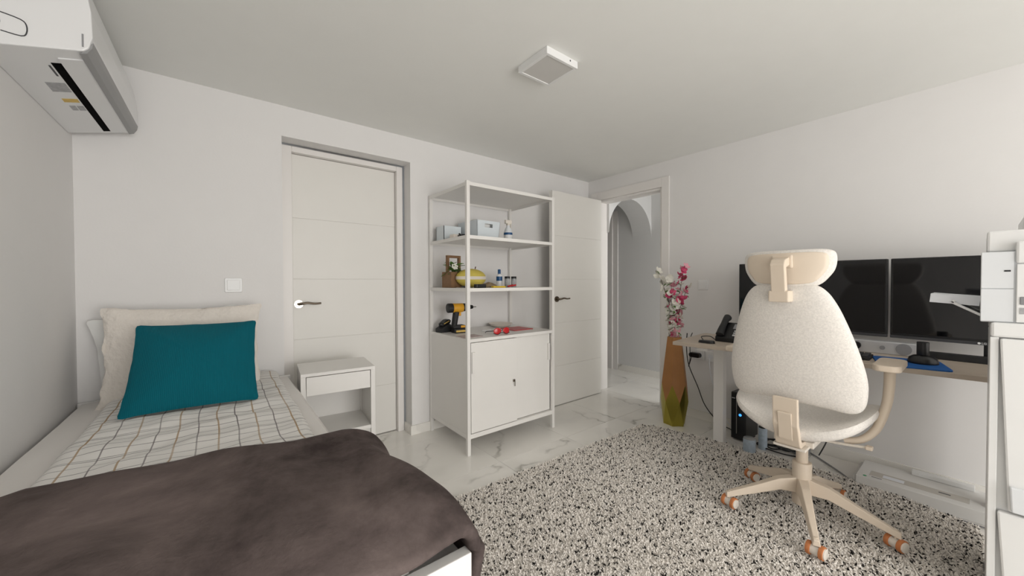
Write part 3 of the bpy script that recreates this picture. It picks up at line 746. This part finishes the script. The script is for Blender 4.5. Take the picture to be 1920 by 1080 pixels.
def branch(tip, bend, cols, label, n, seed):
    rng = random.Random(seed); root = thing('blossom_branch', label, 'branch', (VX, VY, .46), 0, 'blossom branches in the floor vase')
    T_ = Vector(tip)-Vector((VX, VY, .46)); pts = [Vector((0, 0, .0)), Vector((T_.x*.12, T_.y*.12, .24)), T_*.62+Vector((bend[0], bend[1], 0)), T_]
    MB().tube(pts, lambda t_: .0045-.003*t_, 6, 8).build('stem', 'twig', root, smooth=True)
    P = catmull(pts, 20)
    for k in range(n):
        f = .33+.67*(k+.5)/n; q = P[min(len(P)-1, int(f*(len(P)-1)))]
        off = Vector((rng.uniform(-1, 1), rng.uniform(-1, 1), rng.uniform(-.3, .5)))*.022
        c = blossom[rng.choice(cols)].copy(); COL.objects.link(c); c.parent = root; c.location = q+off
        c.rotation_euler = (rng.uniform(-1.3, 1.3), rng.uniform(-1.6, .2), rng.uniform(0, 6.3)); s_ = rng.uniform(.75, 1.15); c.scale = (s_, s_, s_)
        if k % 2 == 0:
            c = bleaf.copy(); COL.objects.link(c); c.parent = root; c.location = q; c.rotation_euler = (rng.uniform(-.6, .6), rng.uniform(-1, .3), rng.uniform(0, 6.3))
branch((-.27, -.965, 1.235), (.0, -.05), 'wwww', 'white blossom branch leaning furthest left in the floor vase', 24, 1)
branch((-.28, -1.09, 1.19), (.0, .01), 'wpwl', 'short mixed pink and white blossom branch in the middle of the vase', 24, 2)
branch((-.26, -1.185, 1.265), (.0, .02), 'ppwl', 'tallest branch with pink blossoms in the floor vase', 28, 3)
branch((-.25, -1.205, 1.10), (-.01, .035), 'wwpl', 'lower white and pink branch leaning right in the floor vase', 22, 5)
branch((-.30, -1.12, .98), (-.01, .0), 'wwl', 'shortest white blossom branch just above the vase rim', 18, 6)
for o in protos: bpy.data.objects.remove(o)

# ------------------------------------------------------------------ desk
DZT = .745
ang = math.radians(5.3)
dk = thing('desk', 'desk with a pale wood top and white column legs along the right wall', 'desk', (-.772, -1.366, 0), -PI/2+ang)
# local x runs along the desk front (towards the camera side), local y towards the wall
DL, DD = 1.42, .58
box('desk_top', (0, 0, DZT-.023), (DL, DD, DZT), 'desk_wood', dk, .002)
for x in (.165, DL-.045):
    lg = box('leg', (x-.032, .365, .0), (x+.032, .435, DZT-.05), 'unit_white', dk, .003)
    box('foot_pad', (x-.034, .363, .0), (x+.034, .437, .012), 'plastic_white', lg)
    box('bracket', (x-.03, .06, DZT-.05), (x+.03, DD-.05, DZT-.023), 'unit_white', lg)
box('crossbar', (.197, .385, DZT-.075), (DL-.077, .415, DZT-.05), 'unit_white', dk)

# monitors
def monitor(label, loc, rz, w, h, zb, stand=True, logo=False):
    m = thing('monitor', label, 'monitor', loc, rz)       # local x along the width, screen towards -y
    box('casing', (0, 0, zb), (w, .035, zb+h), 'black', m, .004)
    s_ = box('screen', (.010, -.0012, zb+.016), (w-.010, .004, zb+h-.010), 'screen', m)
    box('chin', (.0, -.002, zb-.012), (w, .02, zb+.003), 'dark_grey', m, .002)
    box('neck', (w/2-.03, .035, .01), (w/2+.03, .055, zb+.2), 'black', m, .004)
    box('stand_base', (w/2-.12, -.03, 0), (w/2+.12, .11, .010), 'black', m, .003)
    if logo:
        cu = bpy.data.curves.new('logo', 'FONT'); cu.body = 'LG'; cu.size = .013; cu.extrude = .0003
        t_ = bpy.data.objects.new('tmp', cu); COL.objects.link(t_); dg = bpy.context.evaluated_depsgraph_get()
        me = bpy.data.meshes.new_from_object(t_.evaluated_get(dg)); bpy.data.objects.remove(t_)
        me.materials.clear(); me.materials.append(MATS['plastic_white'])
        lo = bpy.data.objects.new('logo', me); COL.objects.link(lo); lo.parent = m; lo.location = (logo, -.0028, zb-.008); lo.rotation_euler = (PI/2, 0, 0)
        MB().cyl((logo-.007, -.0022, zb-.0035), (logo-.007, -.0032, zb-.0035), .005, n=14).build('logo_mark', 'plastic_white', m)
    return m
RZ = -PI/2
monitor('large black monitor directly behind the chair headrest', (-.205, -1.555, DZT), RZ, .752, .425, .095)
monitor('black monitor nearest the printer with a small white logo', (-.205, -2.318, DZT), RZ-math.radians(3), .70, .425, .095, logo=.315)

# soundbar, black bar, keyboard, mat and stand on it, phone
sb_ = thing('desk_speaker', 'silver desk speaker with a black knob under the monitor', 'speaker', (-.30, -2.08, DZT), RZ)
box('body', (0, 0, 0), (.36, .06, .068), 'silver', sb_, .004)
box('dark_end', (-.16, .004, 0), (.0, .056, .066), 'dark_grey', sb_, .004)
MB().cyl((.115, 0, .036), (.115, -.016, .036), .021, n=22).build('knob', 'black', sb_, smooth=True)
MB().cyl((.22, 0, .034), (.22, -.004, .034), .011, n=18).build('button', 'mid_grey', sb_, smooth=True)
MB().cyl((.30, 0, .034), (.30, -.003, .034), .030, n=26).build('speaker_mesh', 'mid_grey', sb_)
tag(box('cable_tray', (-.285, -2.95, DZT), (-.235, -2.46, DZT+.032), 'black_soft', None, .003), 'long black bar lying at the back of the desk under the monitor', 'bar')
kb = thing('keyboard', 'black keyboard half hidden behind the chair back', 'keyboard', (-.60, -2.29, DZT), PI/2+math.radians(2))
box('tray', (0, -.15, 0), (.43, 0, .014), 'black_soft', kb, .003)
for r_ in range(5):
    for c_ in range(15):
        MB().box((.008+c_*.0278, -.145+r_*.028, .014), (.008+c_*.0278+.023, -.145+r_*.028+.023, .021)).build('key', 'dark_grey', kb) if r_ == 0 and c_ == 0 else None
k0 = [c for c in kb.children if c.name.startswith('key')][0]
for r_ in range(5):
    for c_ in range(15):
        if r_ == 0 and c_ == 0: continue
        k_ = k0.copy(); COL.objects.link(k_); k_.parent = kb; k_.location = (c_*.0278, r_*.028, 0)
bm_ = MB().prism(rrect(.25, .235, .02), lambda a_, b_: (a_, b_, 0), lambda a_, b_: (a_, b_, .008)).build('mouse_mat', 'blue_mat', None, .002)
bm_.location = (-.55, -2.42, DZT); bm_.rotation_euler = (0, 0, math.radians(12)); tag(bm_, 'blue mouse mat near the front edge of the desk', 'mat')
st = thing('desk_stand', 'black stand with a round base on the blue mat', 'stand', (-.525, -2.462, DZT+.008))
MB().lathe([(.050, 0), (.052, .006), (.046, .026), (.032, .036), (.024, .038)], n=26).build('base', 'black', st, smooth=True)
MB().cyl((0, 0, .036), (0, 0, .10), .021, n=20).build('neck', 'black', st, .002, True)
tp = thing('desk_phone', 'black desk phone with display and keypad by the chair', 'phone', (-.47, -1.60, DZT), RZ)
MB().prism([(-.07, 0), (.07, 0), (.07, .115), (.045, .12), (-.07, .03)], lambda a_, b_: (-.065, a_, b_), lambda a_, b_: (.125, a_, b_)).build('body', 'black', tp, .004)
sl = Matrix.Translation((0, -.07, .03)) @ Matrix.Rotation(math.atan2(.09, .115), 4, 'X')
MB().box((.02, .085, .0005), (.11, .13, .003), sl).build('display', 'mid_grey', tp)
for r_ in range(3):
    for c_ in range(3): MB().box((.035+c_*.024, .018+r_*.02, .0005), (.051+c_*.024, .030+r_*.02, .005), sl).build('key', 'silver', tp)
hs = MB().tube([(-.037, -.065, .045), (-.037, -.03, .085), (-.037, .03, .135), (-.037, .06, .15)], lambda t_: .019+.006*abs(2*t_-1), 12).build('handset', 'black_soft', tp, smooth=True)
hd_ = thing('headset_dock', 'small flat black device with a cable loop on the desk corner', 'device', (-.66, -1.535, DZT), RZ)
MB().prism(rrect(.10, .055, .025), lambda a_, b_: (a_, b_, 0), lambda a_, b_: (a_*.92, b_*.9, .016)).build('body', 'black', hd_, .002)
MB().tube([(-.03, .02, .014), (-.055, .05, .03), (-.01, .07, .035), (.03, .05, .02)], .003, 6).build('cable', 'black', hd_, smooth=True)

# plugs and cables under the desk
ad = thing('power_adapter', 'black power adapter plugged in under the desk corner', 'adapter', (-.009, -1.16, .53))
MB().prism(rrect(.095, .04, .018), lambda a_, b_: (0, a_, b_), lambda a_, b_: (-.035, a_*.95, b_*.95)).build('body', 'black', ad, .003)
MB().tube([(-.03, .02, -.01), (-.045, .04, -.10), (-.04, .03, -.03), (-.03, .035, .12), (-.02, .02, .185)], .003, 6).build('cord', 'black', ad, smooth=True)
tag(MB().tube([(-.10, -1.13, .715), (-.08, -1.115, .60), (-.07, -1.13, .45), (-.06, -1.20, .28), (-.06, -1.26, .14), (-.05, -1.36, .03), (-.06, -1.45, .006), (-.1, -1.50, .006)], .0038, 8).build('power_cable', 'black', smooth=True), 'black cable hanging from the desk corner to the floor', 'cable')
tag(MB().tube([(-.016, -1.275, .52), (-.03, -1.278, .46), (-.03, -1.30, .34), (-.035, -1.34, .22), (-.04, -1.40, .08), (-.05, -1.46, .008)], .0036, 8).build('power_cable', 'plastic_cool', smooth=True), 'white cable running down from the wall socket', 'cable')
tag(MB().tube([(-.18, -2.06, .72), (-.12, -2.1, .55), (-.10, -2.12, .40), (-.06, -2.06, .25), (-.10, -2.03, .12), (-.14, -2.0, .03)], .0035, 8).build('power_cable', 'black', smooth=True), 'black cable dropping behind the armrest of the chair', 'cable')
pc = thing('computer_tower', 'black computer tower with a blue light under the desk', 'computer', (-.215, -1.515, 0), math.radians(-3))
box('case', (0, -.095, .012), (.20, .0, .345), 'black', pc, .004)
box('front_panel', (-.012, -.093, .012), (.0, -.002, .345), 'black', pc, .004)
box('silver_trim', (-.0135, -.042, .05), (-.0115, -.037, .32), 'steel', pc)
for z in (.30, .262): box('drive_slot', (-.0135, -.088 if z < .3 else -.03, z), (-.0115, -.06 if z < .3 else -.008, z+.006), 'silver', pc)
MB().cyl((-.0115, -.064, .19), (-.015, -.064, .19), .009, n=16).build('power_light', 'blue_led', pc)
for y in (-.08, -.015): box('foot', (.02, y-.01, 0), (.17, y+.01, .012), 'black_soft', pc)
for (x, y, h_, r_, lb) in ((-.385, -1.69, .105, .036, 'short pale blue tin on the floor beside the rug'), (-.235, -1.72, .15, .026, 'taller slim pale blue can behind the short tin')):
    c_ = thing('drink_can', lb, 'can', (x, y, 0), .5)
    MB().lathe([(r_*.9, 0), (r_, .006), (r_, h_-.012), (r_*.92, h_-.003)], n=24).build('body', 'can_blue', c_, smooth=True)
    MB().lathe([(r_*.94, h_-.004), (r_*.95, h_), (r_*.85, h_+.003)], n=24).build('lid', 'black' if r_ < .03 else 'clear_grey', c_, smooth=True)
jr = thing('food_tub', 'clear tub with an orange lid on the floor behind the chair', 'tub', (-.10, -1.90, 0))
MB().lathe([(.042, 0), (.046, .004), (.05, .06)], n=22).build('tub', 'clear_grey', jr, smooth=True)
MB().lathe([(.03, .061), (.032, .064), (.032, .085), (.028, .088)], n=22).build('lid', 'orange', jr, smooth=True)
MB().lathe([(.052, .056), (.052, .062), (.03, .0625)], n=22).build('rim', 'plastic_cool', jr, smooth=True)
rng = random.Random(11)
for k, lb in enumerate(('large loop of black cable coiled on the floor by the wall', 'smaller loop of black cable inside the floor coil', 'flat oval loop of black cable nearest the cans')):
    pts = []
    c0 = ((-.13, -1.80), (-.12, -1.83), (-.2, -1.80))[k]; ra_, rb_ = ((.09, .11), (.06, .08), (.05, .12))[k]
    for i in range(22): a_ = i*2*PI/9; pts.append((c0[0]+ra_*math.cos(a_)*(1+.12*rng.uniform(-1, 1)), c0[1]+rb_*math.sin(a_)*(1+.12*rng.uniform(-1, 1)), .006+.03*rng.random()*(k < 2)+.004*k))
    tag(MB().tube(pts, .0042, 6, 5).build('cable_coil', 'black', smooth=True), lb, 'cable', 'coiled cables under the desk')
tag(MB().tube([(-.06, -1.93, .006), (-.14, -2.02, .005), (-.24, -2.12, .005), (-.33, -2.20, .006), (-.372, -2.32, .006), (-.375, -2.5, .006), (-.38, -2.75, .006)], .004, 6).build('floor_cable', 'mid_grey', smooth=True), 'grey cable running along the floor past the flat box', 'cable')
fb = thing('flat_box', 'flat white cardboard box with tape on the floor by the wall', 'box', (-.345, -2.205, 0), RZ)
box('carton', (0, 0, 0), (.47, .27, .062), 'box_white', fb, .003)
box('tape', (.05, .05, .0615), (.40, .12, .0628), 'tape', fb)
box('shipping_label', (.10, .06, .0622), (.18, .10, .0634), 'paper', fb)
box('printed_mark', (.30, .085, .0626), (.34, .095, .0636), 'dark_grey', fb)
box('printed_mark', (.06, .03, .0618), (.10, .036, .0626), 'dark_grey', fb)
MB().cyl((.035, .02, .0615), (.035, .02, .063), .008, n=14).build('green_sticker', 'green_dot', fb)
box('end_flap', (-.012, .02, .008), (.0, .25, .05), 'box_white', fb, .002)
tag(box('white_strip', (-.115, -2.62, .063), (-.075, -2.40, .085), 'plastic_white', None, .002), 'white plastic strip lying on the flat box', 'strip')

# ------------------------------------------------------------------ rug
poly = [(-.535, -.985), (-.47, -1.08), (-.41, -1.32), (-.36, -1.62), (-.32, -1.95), (-.33, -2.30), (-.375, -2.50), (-.415, -2.63), (-.50, -2.645), (-.9, -2.645), (-1.5, -2.65), (-2.1, -2.65), (-2.66, -2.64), (-2.67, -2.2), (-2.66, -1.6), (-2.65, -.96), (-2.2, -.942), (-1.6, -.955), (-1.0, -.97)]
rug = thing('rug', 'thick off-white shaggy rug flecked with black in the middle of the floor', 'rug', (0, 0, 0))
mat('rug_base', (.80, .75, .69), .95)
MB().prism(poly, lambda a_, b_: (a_, b_, .0005), lambda a_, b_: (a_, b_, .014)).build('backing', 'rug_base', rug)
def inside(x, y):
    c = False; n = len(poly)
    for i in range(n):
        x0, y0 = poly[i]; x1, y1 = poly[(i+1) % n]
        if (y0 > y) != (y1 > y) and x < (x1-x0)*(y-y0)/(y1-y0)+x0: c = not c
    return c
rng = random.Random(2); vs = []; fs = []; cols = []
step = .0078
ny = int(1.75/step); nx = int(2.4/step)
for i in range(nx):
    for j in range(ny):
        x = -2.69+i*step+rng.uniform(-.5, .5)*step; y = -2.67+j*step+rng.uniform(-.5, .5)*step
        if not inside(x, y) or (x < -2.45 and y > -1.9): continue
        a_ = rng.uniform(0, 6.283); ln = rng.uniform(.005, .013); hh = rng.uniform(.008, .0125); wd = rng.uniform(.0026, .004)
        ca, sa = math.cos(a_), math.sin(a_); z0 = .010
        dark = noise.noise((x*70, y*70, 0)) + .12*rng.uniform(-1, 1) > .30
        if dark: g = rng.uniform(.012, .05); c = (g, g*.93, g*.88)
        else: g = rng.uniform(.82, .98); c = (g, g*.945, g*.875)
        n0 = len(vs)
        for t_, lz, ww in ((0, z0, 1), (.5, z0+hh*.8, 1.15), (1, z0+hh, .35)):
            px_, py_ = x+ca*ln*t_, y+sa*ln*t_
            vs.append((px_-sa*wd*ww, py_+ca*wd*ww, lz)); vs.append((px_+sa*wd*ww, py_-ca*wd*ww, lz)); vs.append((px_, py_, lz+.003)); cols += [c, c, c]
        for q_ in (0, 3): fs += [(n0+q_, n0+q_+3, n0+q_+5, n0+q_+2), (n0+q_+2, n0+q_+5, n0+q_+4, n0+q_+1)]
me = bpy.data.meshes.new('pile'); me.from_pydata(vs, [], fs)
at = me.color_attributes.new('tuft', 'FLOAT_COLOR', 'POINT')
flat = []
for c in cols: flat += [c[0], c[1], c[2], 1]
at.data.foreach_set('color', flat)
me.materials.append(MATS['pile']); pile = bpy.data.objects.new('pile', me); COL.objects.link(pile); pile.parent = rug; pile['kind'] = 'stuff'

# ------------------------------------------------------------------ office chair
CX, CY, RZ0 = -.96, -2.11, .03
ch = thing('office_chair', 'beige fabric office chair on a five-star base in front of the desk', 'chair', (CX, CY, RZ0))
# local frame: +x faces the desk
bo = [(.0, 1.100), (.095, 1.097), (.135, 1.072), (.165, 1.02), (.192, .945), (.222, .84), (.243, .74), (.247, .67), (.236, .60), (.20, .568), (.12, .574), (0, .578)]
outl = [(y, z) for y, z in bo] + [(-y, z) for y, z in bo[-2:0:-1]]
def backpos(y, z, d): return (-.165-.20*(z-.57)+d+.55*y*y, y, z)
inflate(outl, backpos, .085, 8, 3.2, 4).build('backrest', 'chair_fabric', ch, smooth=True)
ho = [(0, 1.243), (.10, 1.243), (.148, 1.236), (.162, 1.215), (.160, 1.17), (.145, 1.135), (.11, 1.095), (.05, 1.085), (0, 1.084)]
houtl = [(y, z) for y, z in ho] + [(-y, z) for y, z in ho[-2:0:-1]]
def headpos(y, z, d): return (-.268+d+1.3*y*y, y, z)
hr = inflate(houtl, headpos, .058, 7, 4.5, 4).build('headrest', 'chair_fabric', ch, smooth=True)
inner = [(y*.89, 1.165+(z-1.165)*.83) for y, z in houtl]
inflate(inner, lambda y, z, d: (-.2945+d+1.3*y*y, y, z), .018, 5, 4.0, 4).build('headrest_shell', 'tan_plastic', hr, smooth=True)
box('shell_plate', (-.306, -.035, 1.165), (-.290, .04, 1.222), 'tan_plastic', hr, .006)
box('shell_slot', (-.3045, -.012, 1.10), (-.302, -.008, 1.155), 'black', hr)
hb = MB().tube([(-.295, .004, 1.195), (-.345, .01, 1.195)], .001, 4, 0)
MB().prism([(-.30, 1.212), (-.352, 1.200), (-.366, 1.18), (-.345, 1.05), (-.32, 1.03), (-.318, 1.06), (-.338, 1.168), (-.30, 1.178)], lambda a_, b_: (a_, -.024, b_), lambda a_, b_: (a_, .028, b_)).build('headrest_bracket', 'tan_plastic', ch, .004)
box('bracket_clip', (-.348, -.034, 1.025), (-.285, .038, 1.072), 'tan_plastic', ch, .005)
so_ = [(-.24, 0), (-.235, .12), (-.19, .22), (-.05, .255), (.12, .25), (.22, .20), (.255, .08), (.255, -.08), (.22, -.20), (.12, -.25), (-.05, -.255), (-.19, -.22), (-.235, -.12)]
inflate(so_, lambda a_, b_, d: (a_+.02, b_, .448+d+1.5*b_*b_-.03*max(0, a_-.15)), .095, 7, 2.8, 4).build('seat', 'chair_fabric', ch, smooth=True)
MB().prism([(-.215, .395), (-.20, .385), (-.13, .385), (-.13, .40), (-.19, .41), (-.235, .50), (-.245, .61), (-.262, .61), (-.256, .49)], lambda a_, b_: (a_, -.046, b_), lambda a_, b_: (a_, .046, b_)).build('back_support', 'tan_plastic', ch, .004)
MB().prism([(-.2625, .42), (-.262, .55)] + [(-.268, .545), (-.268, .43)], lambda a_, b_: (a_+.004*(b_ < .5)+.02*(b_ < .45), -.026, b_), lambda a_, b_: (a_+.004*(b_ < .5)+.02*(b_ < .45), .026, b_)).build('support_rib', 'tan_plastic', ch, .003)
box('mechanism', (-.14, -.075, .375), (.10, .075, .402), 'tan_light', ch, .005)
box('mechanism_plate', (-.20, -.06, .372), (-.10, .06, .384), 'tan_light', ch, .003)
lv = MB().tube([(-.02, -.07, .388), (-.02, -.15, .395), (-.02, -.225, .405)], .006, 8).build('lever', 'tan_light', ch, smooth=True)
box('lever_tip', (-.034, -.245, .398), (-.006, -.222, .414), 'tan_plastic', lv, .004)
for s_ in (-1, 1):
    ar = MB().tube([(.0, s_*.15, .405), (.01, s_*.205, .425), (.03, s_*.248, .48), (.04, s_*.275, .58), (.045, s_*.283, .66), (.045, s_*.285, .745)], lambda t_: .0135+.0055*t_, 12).build('armrest', 'tan_plastic', ch, smooth=True)
    MB().prism(rrect(.24, .088, .03), lambda a_, b_: (.06+a_, s_*.283+b_, .742), lambda a_, b_: (.06+a_, s_*.283+b_, .768)).build('arm_pad', 'tan_plastic', ar, .006)
MB().cyl((0, 0, .20), (0, 0, .378), .0235, n=22).build('gas_lift', 'tan_plastic', ch, .002, True)
MB().cyl((0, 0, .055), (0, 0, .255), .038, n=26).build('column_sleeve', 'tan_plastic', ch, .003, True)
for k in range(5):
    a_ = math.radians(58+72*k); Rm = Matrix.Rotation(a_, 4, 'Z')
    sec = []
    for r_, z0, z1, w_ in ((.02, .115, .185, .030), (.10, .120, .170, .024), (.20, .088, .126, .019), (.328, .050, .074, .014)):
        sec.append([Rm @ Vector(v) for v in ((r_, -w_, z0), (r_, w_, z0), (r_, w_*.7, z1), (r_, -w_*.7, z1))])
    mb = MB(); vs = [v for s_ in sec for v in s_]; fs = [(0, 1, 2, 3), (15, 14, 13, 12)]
    for i in range(3):
        for j in range(4): fs.append((4*i+j, 4*i+(j+1) % 4, 4*i+4+(j+1) % 4, 4*i+4+j))
    mb.add(vs, fs).build('base_leg', 'tan_plastic', ch, .003)
    c0 = Rm @ Vector((.312, 0, .0)); sw_ = math.radians((-25, 20, 30, -20, 40)[k]); ax = Matrix.Rotation(sw_*.4, 3, 'Z') @ Vector((-.33, -.944, 0))
    c0 = Vector((c0.x, c0.y, .0265)); 
    cs = MB().cyl(c0-ax*.034, c0+ax*.034, .021, n=20).build('caster', 'tan_light', ch, .002, True)
    for s_ in (-1, 1): MB().cyl(c0+ax*s_*.014, c0+ax*s_*.029, .0265, n=22).build('tyre', 'orange', cs, .002, True)
    MB().cyl(c0+Vector((0, 0, .018)), c0+Vector((0, 0, .055)), .007, n=10).build('caster_stem', 'tan_plastic', cs)

# ------------------------------------------------------------------ printer on a drawer tower
TX, TYL = -1.13, -2.648
tw = thing('drawer_tower', 'white plastic drawer tower below the printer at the right edge', 'drawers', (TX, TYL, 0))
TW, TD, TH = .46, .44, 1.004
box('top_cover', (0, -TW, TH-.048), (TD, 0, TH), 'plastic_white', tw, .008)
for y in (-.018, -TW): box('side_post', (.004, y, 0), (TD-.004, y+.018, TH-.048), 'plastic_white', tw, .002)
box('rear_panel', (TD-.014, -TW+.018, 0), (TD-.004, -.018, TH-.048), 'plastic_white', tw)
box('front_frame', (.020, -TW+.018, 0), (.024, -.018, TH-.048), 'plastic_white', tw)
for z0, z1 in ((.395, .953), (.02, .388)):
    f0 = [(-.026, z1), (-TW+.026, z1), (-TW+.026-.014, z0+.09), (-TW+.046, z0), (-.046, z0), (-.04, z0+.09)]
    f0 = [(-.0185, z1), (-TW+.0185, z1), (-TW+.040, z0), (-.040, z0)]
    dr = MB().prism(f0, lambda a_, b_: (-.004, a_, b_), lambda a_, b_: (.019, a_*.98-.005, b_)).build('drawer', 'plastic_white', tw, .006)
    MB().prism([(-.043, z0+.085), (-TW+.043, z0+.085), (-TW+.047, z0+.004), (-.047, z0+.004)], lambda a_, b_: (-.016, a_, b_), lambda a_, b_: (-.003, a_, b_)).build('pull_lip', 'plastic_cool', dr, .004)
pr = thing('printer', 'grey-white office printer standing on the drawer tower', 'printer', (TX+.012, -2.627, TH))
PH = .232
box('body', (.004, -.50, 0), (.40, 0, PH), 'plastic_cool', pr, .003)
box('front_door_upper', (0, -.066, .112), (.006, -.001, PH-.002), 'plastic_cool', pr, .001)
box('front_door_lower', (0, -.066, .003), (.006, -.001, .109), 'plastic_cool', pr, .001)
box('door_slot', (-.001, -.060, .166), (.001, -.047, .171), 'black', pr)
box('control_front', (-.004, -.48, .003), (.006, -.071, .19), 'plastic_white', pr, .002)
box('control_head', (-.006, -.48, .192), (.03, -.069, PH+.03), 'plastic_white', pr, .006)
box('touch_key', (-.0055, -.098, .06), (-.0035, -.078, .085), 'mid_grey', pr, .002)
box('key_label', (-.0052, -.098, .03), (-.0035, -.078, .05), 'label_grey', pr)
box('scanner_lid', (.02, -.48, PH+.001), (.38, -.012, PH+.07), 'plastic_white', pr, .006)
box('feeder', (.08, -.48, PH+.07), (.36, -.085, PH+.125), 'plastic_white', pr, .012)
trm = Matrix.Translation((.10, .0, .012)) @ Matrix.Rotation(math.radians(33), 4, 'X')
MB().box((0, -.002, 0), (.22, .082, .008), trm).box((0, .074, .002), (.22, .082, .014), trm).build('paper_tray', 'plastic_white', pr, .001)
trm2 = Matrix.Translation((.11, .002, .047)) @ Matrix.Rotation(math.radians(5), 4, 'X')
o = MB().box((0, .0, 0), (.20, .118, .032), trm2).build('reflection_block', 'paper', None); o.location = pr.location  # pale block built in place of a bright reflection in the monitor
tag(o, 'pale block over the printer side tray, standing in for a monitor reflection', 'paper')
